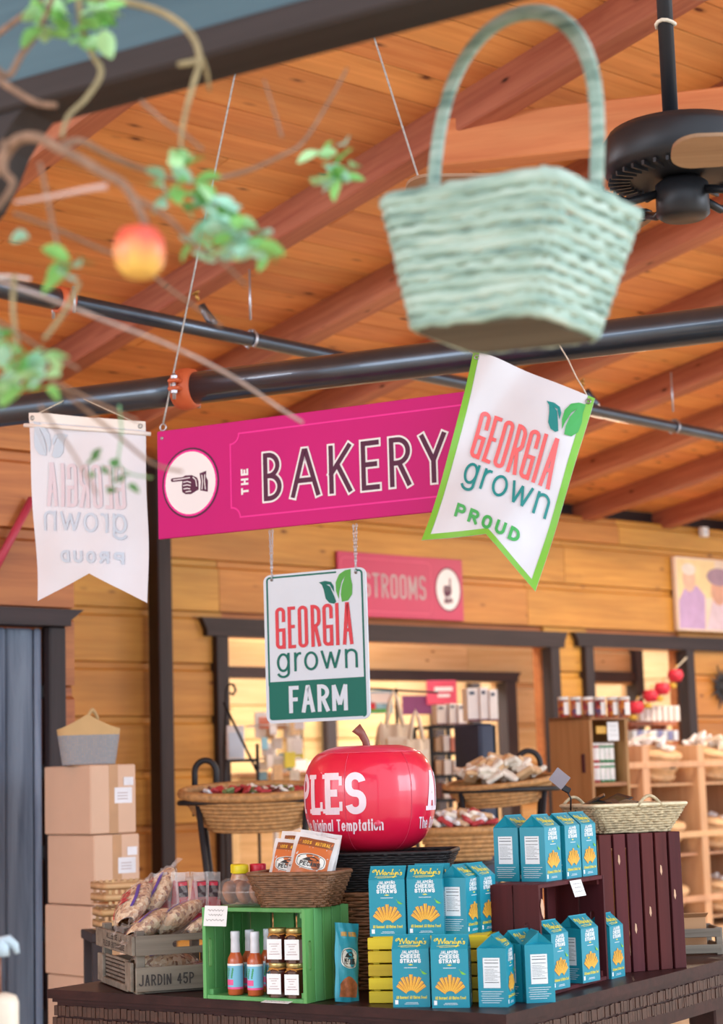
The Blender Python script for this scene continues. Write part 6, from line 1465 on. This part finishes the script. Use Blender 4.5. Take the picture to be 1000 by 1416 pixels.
# iron easel with a curled top
De = 13.0; q = P(345, 1090, De); t = thing('iron_easel', 'black wrought iron easel with curled top inside the opening', 'easel', q); kx = PW(1, De)
pts = [(-32, 80), (-24, 128), (-26, 137), (-22, 142), (-17, 139), (-17, 131), (-21, 128)]
MB().tube([(a * kx, 0, b_ * kx) for a, b_ in [(-33, 60), (-30, 110), (-29, 136), (-25, 143), (-19, 142), (-16, 134), (-20, 128), (-24, 131)]], .009, 6).build('curl', M_iron, t)
MB().tube([(-33 * kx, 0, 118 * kx), (12 * kx, 0, 20 * kx)], .009, 6).build('leg', M_iron, t); MB().tube([(12 * kx, 0, 60 * kx), (12 * kx, 0, -40 * kx)], .012, 6).build('leg', M_iron, t); MB().tube([(-33 * kx, 0, 60 * kx), (-33 * kx, 0, -40 * kx)], .012, 6).build('leg', M_iron, t)
MB().box((-10 * kx, .03, 38 * kx), (46 * kx, .08, 4 * kx)).build('ledge', M_iron, t)
MB().tube([(-33 * kx, 0, -40 * kx), (-33 * kx, 0, -float(q[2]))], .01, 6).tube([(12 * kx, 0, -40 * kx), (12 * kx, 0, -float(q[2]))], .01, 6).build('foot', M_iron, t)
# counters behind: a long dark counter and shelving against the far wall
for (xa, xb, lb) in ((330, 470, 'pale wooden counter of the back room beside the spinner rack'), (470, 600, 'pale wooden counter of the back room behind the apple')):
    q = P(xa, 1075, 17.0 + (.0 if xa < 400 else .75)); w = PW(xb - xa, 17.0) * .95; t = thing('shop_counter', lb, 'counter', (q[0], q[1], 0), R(24)); MB().box((w / 2, .3, float(q[2]) / 2), (w, .6, float(q[2])), ch=.01).build('counter_body', M_ven, t); MB().box((w / 2, .28, float(q[2]) + .02), (w + .04, .68, .04), ch=.005).build('counter_top', M_cab, t)
rn = random.Random(9)
for i in range(30):
    x = rn.uniform(405, 600); w, h = rn.uniform(8, 18), rn.uniform(10, 26); 
    if 508 < x < 545: continue
    goods('shop_item', 'small item standing on the back room counter', 'item', 'items on the back room counter', x, 1074 - h, x + w, 1074, 17.2 + (x - 330) * .004, rn.choice([M_coral, M_greyb, M_sky, M_pack[4], M_pack[5], M_lemon, M_jred, M_ink]), .1)
# black posts of the back room wall
for i, x in enumerate((408, 456, 606, 657)):
    q = onwall(x, 1000, -6.1); o = struct('trim_%d' % (7 + i), MB().box((0, 0, 1.9), (.16, .1, 3.8)), M_blackz, loc=W(q[0], -6.1, 0), rz=UA)
# ------------------------------------------------------------ second opening: garland, shelf of white boxes, warm wall
M_gar = plain('garland_red', '#D8304A', .5, 0, .2, 20); M_garb = plain('garland_gold', '#D8B040', .5)
for i, (x, y) in enumerate(((880, 978), (900, 962), (916, 952), (934, 934))):
    q = P(x, y, 17.4); t = thing('garland_apple', ['red garland ornament lowest on the string', 'red garland ornament second from the bottom of the string', 'red garland ornament third from the bottom of the string', 'red garland ornament highest on the string by the jamb'][i], 'ornament', q, 0, 'red garland ornaments')
    MB().lathe([(0, -.06), (.05, -.055), (.075, 0), (.06, .05), (0, .045)], 16).build('bulb', M_gar, t); MB().lathe([(0, -.12), (.035, -.11), (.04, -.08), (0, -.06)], 12, M=Matrix.Translation((-.03, 0, 0))).build('bell', M_garb, t); MB().tube([(0, 0, .045), (.02, 0, .1)], .006, 5).build('loop', M_garb, t)
pts = [P(x, y - 9, 17.4) for x, y in ((866, 998), (880, 978), (900, 962), (916, 952), (934, 934), (950, 918))]
tag(MB().tube([tuple(p - pts[0]) for p in pts], .006, 5).build('garland_string', M_twine, None, pts[0]), 'thin string carrying the red garland ornaments', 'string')
q = P(868, 998, 17.6); w = PW(80, 17.6); t = thing('wall_shelf', 'wooden wall shelf with white boxes inside the second opening', 'shelf', q, R(30)); MB().box((w / 2, .1, -.02), (w, .3, .04), ch=.004).build('shelf_board', M_raft, t)
for x in (.1, w - .1): MB().box((x, .1, -.22), (.03, .22, .38)).build('bracket', M_raft, t)
MB().box((w / 2, .1, -.215), (w, .3, .03), ch=.004).build('shelf_board', M_raft, t)
for i in range(7): goods('white_box', 'small white box in the row on the wall shelf', 'box', 'white boxes on the wall shelf', 886 + i * 8, 976, 893 + i * 8, 997, 17.5, M_greyb, .1)
for i in range(9): goods('wrapped_parcel', 'blue and white wrapped parcel below the wall shelf', 'parcel', 'wrapped parcels below the wall shelf', 876 + i * 7, 1010, 883 + i * 7, 1024, 17.5, [M_signw, plain('parcel_blue%d' % i, '#8A90C0', .5)][i % 2], .12)
# wall fittings
q = onwall(1000, 950, .04); t = thing('sun_ornament', 'dark metal sunburst ornament on the wall by the second opening', 'ornament', W(q[0], .045, q[2]), UA)
MB().lathe([(0, 0), (.09, 0), (.07, .02), (0, .03)], 20, M=Matrix.Rotation(R(90), 4, 'X')).build('disc', M_iron, t)
for k in range(16): MB().prism([(-.02, .09), (.02, .09), (0, .24 if k % 2 else .18)], -.012, 0, M=Matrix.Rotation(R(22.5 * k), 4, 'Y')).build('ray', M_iron, t)
q = onwall(972, 736, .03); t = thing('wall_box', 'small white junction box high on the plank wall', 'box', W(q[0], .045, q[2] - .05), UA); MB().box((0, 0, .05), (.09, .06, .1), ch=.006).build('cover', M_white, t); MB().box((0, -.032, .05), (.04, .004, .05)).build('plate', M_signw, t)

# ============================================================ ARTIFICIAL APPLE BRANCHES IN THE FOREGROUND
M_twig = plain('twig_brown', '#8A6B58', .8, 0, .3, 50, bmp=.4); M_vine = plain('vine_tan', '#9A8A68', .8, 0, .25, 40, bmp=.3)
def leafmat(n, c): return plain(n, c, .5, 0, .18, 30, spec=.5)
M_leafs = [leafmat('leaf_green', '#7FBF6A'), leafmat('leaf_pale', '#A8D8A0'), leafmat('leaf_mint', '#9CCFB8'), leafmat('leaf_deep', '#4C8A4A')]
def leaf_mesh(L, w):
    m = MB()
    def f(u, v): x = (u - .5) * 2; k = math.sin(math.pi * min(1, v * .96 + .02)) ** .8; return (x * w / 2 * k, v * L, .18 * w * abs(x) * k - .12 * L * v * v)
    m.grid(f, 5, 9); m.grid(lambda u, v: (lambda p: (p[0], p[1], p[2] - .0006))(f(u, v)), 5, 9); return m.mesh('leaf')
_lm = []
for mt in M_leafs:
    me = leaf_mesh(.034, .022); me.materials.append(mt); _lm.append(me)
def twig(parent, pts, r0, r1, mat=None, o=None, name='twig'):
    """pts = [(px, py, depth)] smoothed"""
    Q = [Vector(P(*p)) for p in pts]; S_ = []
    for i in range(len(Q) - 1):
        p0, p1, p2, p3 = Q[max(0, i - 1)], Q[i], Q[i + 1], Q[min(len(Q) - 1, i + 2)]
        for k in range(6):
            t = k / 6; S_.append(.5 * ((2 * p1) + (p2 - p0) * t + (2 * p0 - 5 * p1 + 4 * p2 - p3) * t * t + (3 * p1 - p0 - 3 * p2 + p3) * t ** 3))
    S_.append(Q[-1]); n = len(S_)
    return MB().tube([s - Vector(o) for s in S_], [r0 + (r1 - r0) * i / (n - 1) for i in range(n)], 7).build(name, mat or M_twig, parent)
rl = random.Random(3)
def leaves(parent, o, lst, sc=1.0, pal=(0, 1, 2)):
    for x, y, D in lst:
        q = P(x, y, D); ob = put('leaf', _lm[rl.choice(pal)], None, parent, tuple(q - o), rot=(rl.uniform(-.9, .9), rl.uniform(-.9, .9), rl.uniform(0, 6.28))); s = sc * rl.uniform(.8, 1.25); ob.scale = (s, s, s)
def cluster(cx, cy, sx_, sy_, n, D): return [(cx + rl.uniform(-sx_, sx_), cy + rl.uniform(-sy_, sy_), D + rl.uniform(-.06, .06)) for _ in range(n)]
# 1 hanging vine from the beam
o = P(110, 10, 2.55); t = thing('apple_branch', 'tangled vine of green leaves winding over the arbour beam', 'branch', o)
twig(t, [(108, -20, 2.55), (112, 30, 2.55), (125, 70, 2.53), (140, 100, 2.5), (120, 135, 2.48), (95, 160, 2.46), (85, 190, 2.45)], .0055, .003, M_vine, o)
twig(t, [(100, -10, 2.5), (170, 2, 2.5), (225, 18, 2.48), (262, 45, 2.46), (276, 80, 2.45), (268, 115, 2.45), (258, 150, 2.45), (252, 180, 2.45), (250, 205, 2.45)], .006, .0025, M_vine, o)
twig(t, [(272, 85, 2.45), (255, 88, 2.44), (246, 90, 2.44)], .005, .0035, M_vine, o); twig(t, [(278, 80, 2.45), (286, 100, 2.47), (290, 125, 2.5)], .004, .002, M_vine, o)
twig(t, [(-20, 80, 2.5), (10, 105, 2.5), (30, 75, 2.5), (55, 40, 2.5), (75, -10, 2.5)], .005, .004, None, o); twig(t, [(-10, 105, 2.5), (20, 125, 2.48), (50, 142, 2.47), (78, 146, 2.46)], .005, .004, None, o); twig(t, [(-20, 60, 2.6), (20, 30, 2.58), (60, 0, 2.56)], .0045, .004, None, o)
leaves(t, o, cluster(70, 22, 22, 20, 14, 2.5) + cluster(130, 20, 18, 22, 12, 2.5) + cluster(115, 60, 22, 10, 6, 2.5) + [(110, 58, 2.5), (150, 52, 2.5), (140, 15, 2.5)], 1.1, (0, 1, 0))
leaves(t, o, cluster(250, 220, 14, 22, 8, 2.45), .9, (1, 1, 0))
# 2 main branch carrying the apple
o = P(0, 240, 2.35); t = thing('apple_branch', 'bare brown branch carrying the apple across the planked ceiling', 'branch', o)
twig(t, [(-30, 275, 2.4), (0, 225, 2.38), (22, 195, 2.36), (50, 190, 2.35), (80, 205, 2.34), (110, 220, 2.33), (140, 238, 2.32), (170, 255, 2.31), (190, 285, 2.3), (202, 312, 2.3)], .0085, .005, None, o)
twig(t, [(8, 195, 2.36), (5, 235, 2.36), (18, 255, 2.36), (-5, 290, 2.36)], .006, .004, None, o)
twig(t, [(80, 205, 2.34), (110, 195, 2.4), (150, 215, 2.45), (200, 235, 2.5), (260, 250, 2.55), (330, 240, 2.6), (390, 215, 2.65), (420, 195, 2.68), (455, 140, 2.7), (480, 95, 2.72)], .005, .002, None, o)
twig(t, [(195, 140, 2.45), (230, 170, 2.45), (258, 188, 2.45), (281, 208, 2.45)], .003, .002, None, o); twig(t, [(390, 190, 2.6), (378, 150, 2.6), (365, 110, 2.62)], .0025, .0015, None, o)
twig(t, [(20, 280, 2.3), (70, 272, 2.3), (120, 262, 2.3), (148, 258, 2.3)], .002, .0045, plain('twig_pale', '#C9A8A0', .8), o)
twig(t, [(55, 225, 2.35), (65, 270, 2.35), (75, 320, 2.35), (88, 370, 2.35)], .003, .0025, None, o)
twig(t, [(180, 270, 2.3), (230, 300, 2.32), (270, 340, 2.35), (310, 365, 2.4), (340, 395, 2.45)], .004, .002, None, o)
leaves(t, o, cluster(250, 265, 35, 18, 15, 2.4) + cluster(300, 300, 32, 32, 26, 2.4) + cluster(330, 335, 30, 18, 16, 2.4) + cluster(365, 345, 16, 10, 5, 2.4) + cluster(290, 340, 25, 15, 6, 2.4), 1.0, (0, 1, 2, 2))
leaves(t, o, cluster(460, 230, 26, 20, 13, 2.62) + cluster(445, 250, 16, 8, 4, 2.62) + [(478, 200, 2.62), (480, 235, 2.62)], 1.0, (0, 1, 2))
leaves(t, o, cluster(95, 375, 12, 22, 6, 2.35) + [(15, 330, 2.3), (118, 362, 2.35)], .95, (3, 0, 2))
ao = P(193, 348, 2.3); at_ = thing('apple', 'small red and yellow apple hanging from the bare branch', 'apple', ao)
_am, _nt, _b = newmat('apple_blush'); _mp = coords(_nt, (3, 3, .6), False); _nz = noise(_nt, _mp, 14, 4, .6); _tc = _nt.nodes.new('ShaderNodeTexCoord'); _sp = _nt.nodes.new('ShaderNodeSeparateXYZ'); _nt.links.new(_tc.outputs['Object'], _sp.inputs[0])
_mr = _nt.nodes.new('ShaderNodeMapRange'); _mr.inputs[1].default_value = -.03; _mr.inputs[2].default_value = .035; _nt.links.new(_sp.outputs[2], _mr.inputs[0]); _ad = _nt.nodes.new('ShaderNodeMath'); _ad.operation = 'MULTIPLY_ADD'; _nt.links.new(_nz, _ad.inputs[0]); _ad.inputs[1].default_value = .7; _nt.links.new(_mr.outputs[0], _ad.inputs[2])
_nt.links.new(ramp(_nt, _ad.outputs[0], [(.38, srgb('#EEC060')), (.66, srgb('#F09A5C')), (1.0, srgb('#DE5A48'))]).outputs[0], _b.inputs['Base Color']); _b.inputs['Roughness'].default_value = .35
MB().lathe([(0, -.028), (.008, -.031), (.018, -.032), (.029, -.02), (.0335, -.002), (.032, .014), (.024, .028), (.012, .032), (.004, .028), (0, .024)], 28).build('fruit', _am, at_); MB().tube([(0, 0, .024), (.002, 0, .036), (.007, 0, .045)], .0022, 6).build('stem', M_twig, at_)
# 3 lower long twigs and leafy sprigs
o = P(0, 390, 2.6); t = thing('apple_branch', 'long thin bare twigs reaching over the pipe towards the magenta sign', 'branch', o)
twig(t, [(-20, 382, 2.5), (60, 410, 2.55), (150, 445, 2.6), (240, 480, 2.7), (320, 520, 2.8), (380, 560, 2.9), (418, 584, 2.95)], .0030, .0026, plain('twig_grey', '#B8A29C', .8, 0, .2, 40), o)
twig(t, [(20, 295, 2.4), (80, 318, 2.45), (140, 345, 2.5), (190, 365, 2.52), (235, 400, 2.55), (285, 435, 2.6), (306, 452, 2.62)], .003, .0022, None, o)
twig(t, [(-10, 440, 2.4), (30, 465, 2.42), (70, 490, 2.45), (108, 510, 2.5)], .0026, .002, None, o)
twig(t, [(70, 525, 2.5), (110, 560, 2.55), (160, 600, 2.6), (210, 640, 2.65), (252, 652, 2.7)], .0028, .002, None, o); twig(t, [(80, 530, 2.5), (130, 555, 2.55), (190, 582, 2.6)], .0026, .002, None, o)
twig(t, [(55, 560, 2.5), (75, 590, 2.5), (100, 625, 2.5), (134, 684, 2.5)], .0024, .0016, None, o); twig(t, [(-10, 382, 2.6), (20, 383, 2.6), (42, 386, 2.6)], .003, .0026, plain('twig_white', '#D8CCC8', .7), o)
twig(t, [(20, 380, 2.45), (18, 430, 2.45), (25, 480, 2.45)], .0035, .003, M_vine, o); twig(t, [(110, 390, 2.45), (90, 430, 2.45), (60, 470, 2.45)], .0035, .003, M_vine, o)
leaves(t, o, cluster(35, 515, 34, 30, 36, 2.4) + cluster(10, 480, 14, 20, 6, 2.4), 1.0, (0, 1, 2, 1)); 
o = P(150, 600, 2.75); t = thing('apple_branch', 'small sprig of dark green leaves hanging before the plain white pennant', 'branch', o)
twig(t, [(165, 560, 2.75), (168, 600, 2.75), (164, 640, 2.75), (180, 655, 2.75), (206, 660, 2.75)], .0018, .0012, plain('sprig_green', '#6FA878', .6), o); twig(t, [(164, 640, 2.75), (155, 660, 2.75), (160, 672, 2.75)], .0016, .001, M_leafs[3], o)
leaves(t, o, [(130, 636, 2.75), (140, 632, 2.75), (160, 634, 2.75), (128, 652, 2.75), (142, 654, 2.75), (155, 668, 2.75), (166, 664, 2.75), (176, 672, 2.75), (160, 676, 2.75)], .72, (3, 3, 3))
leaves(t, o, [(200, 658, 2.75), (208, 662, 2.75)], .5, (1,))
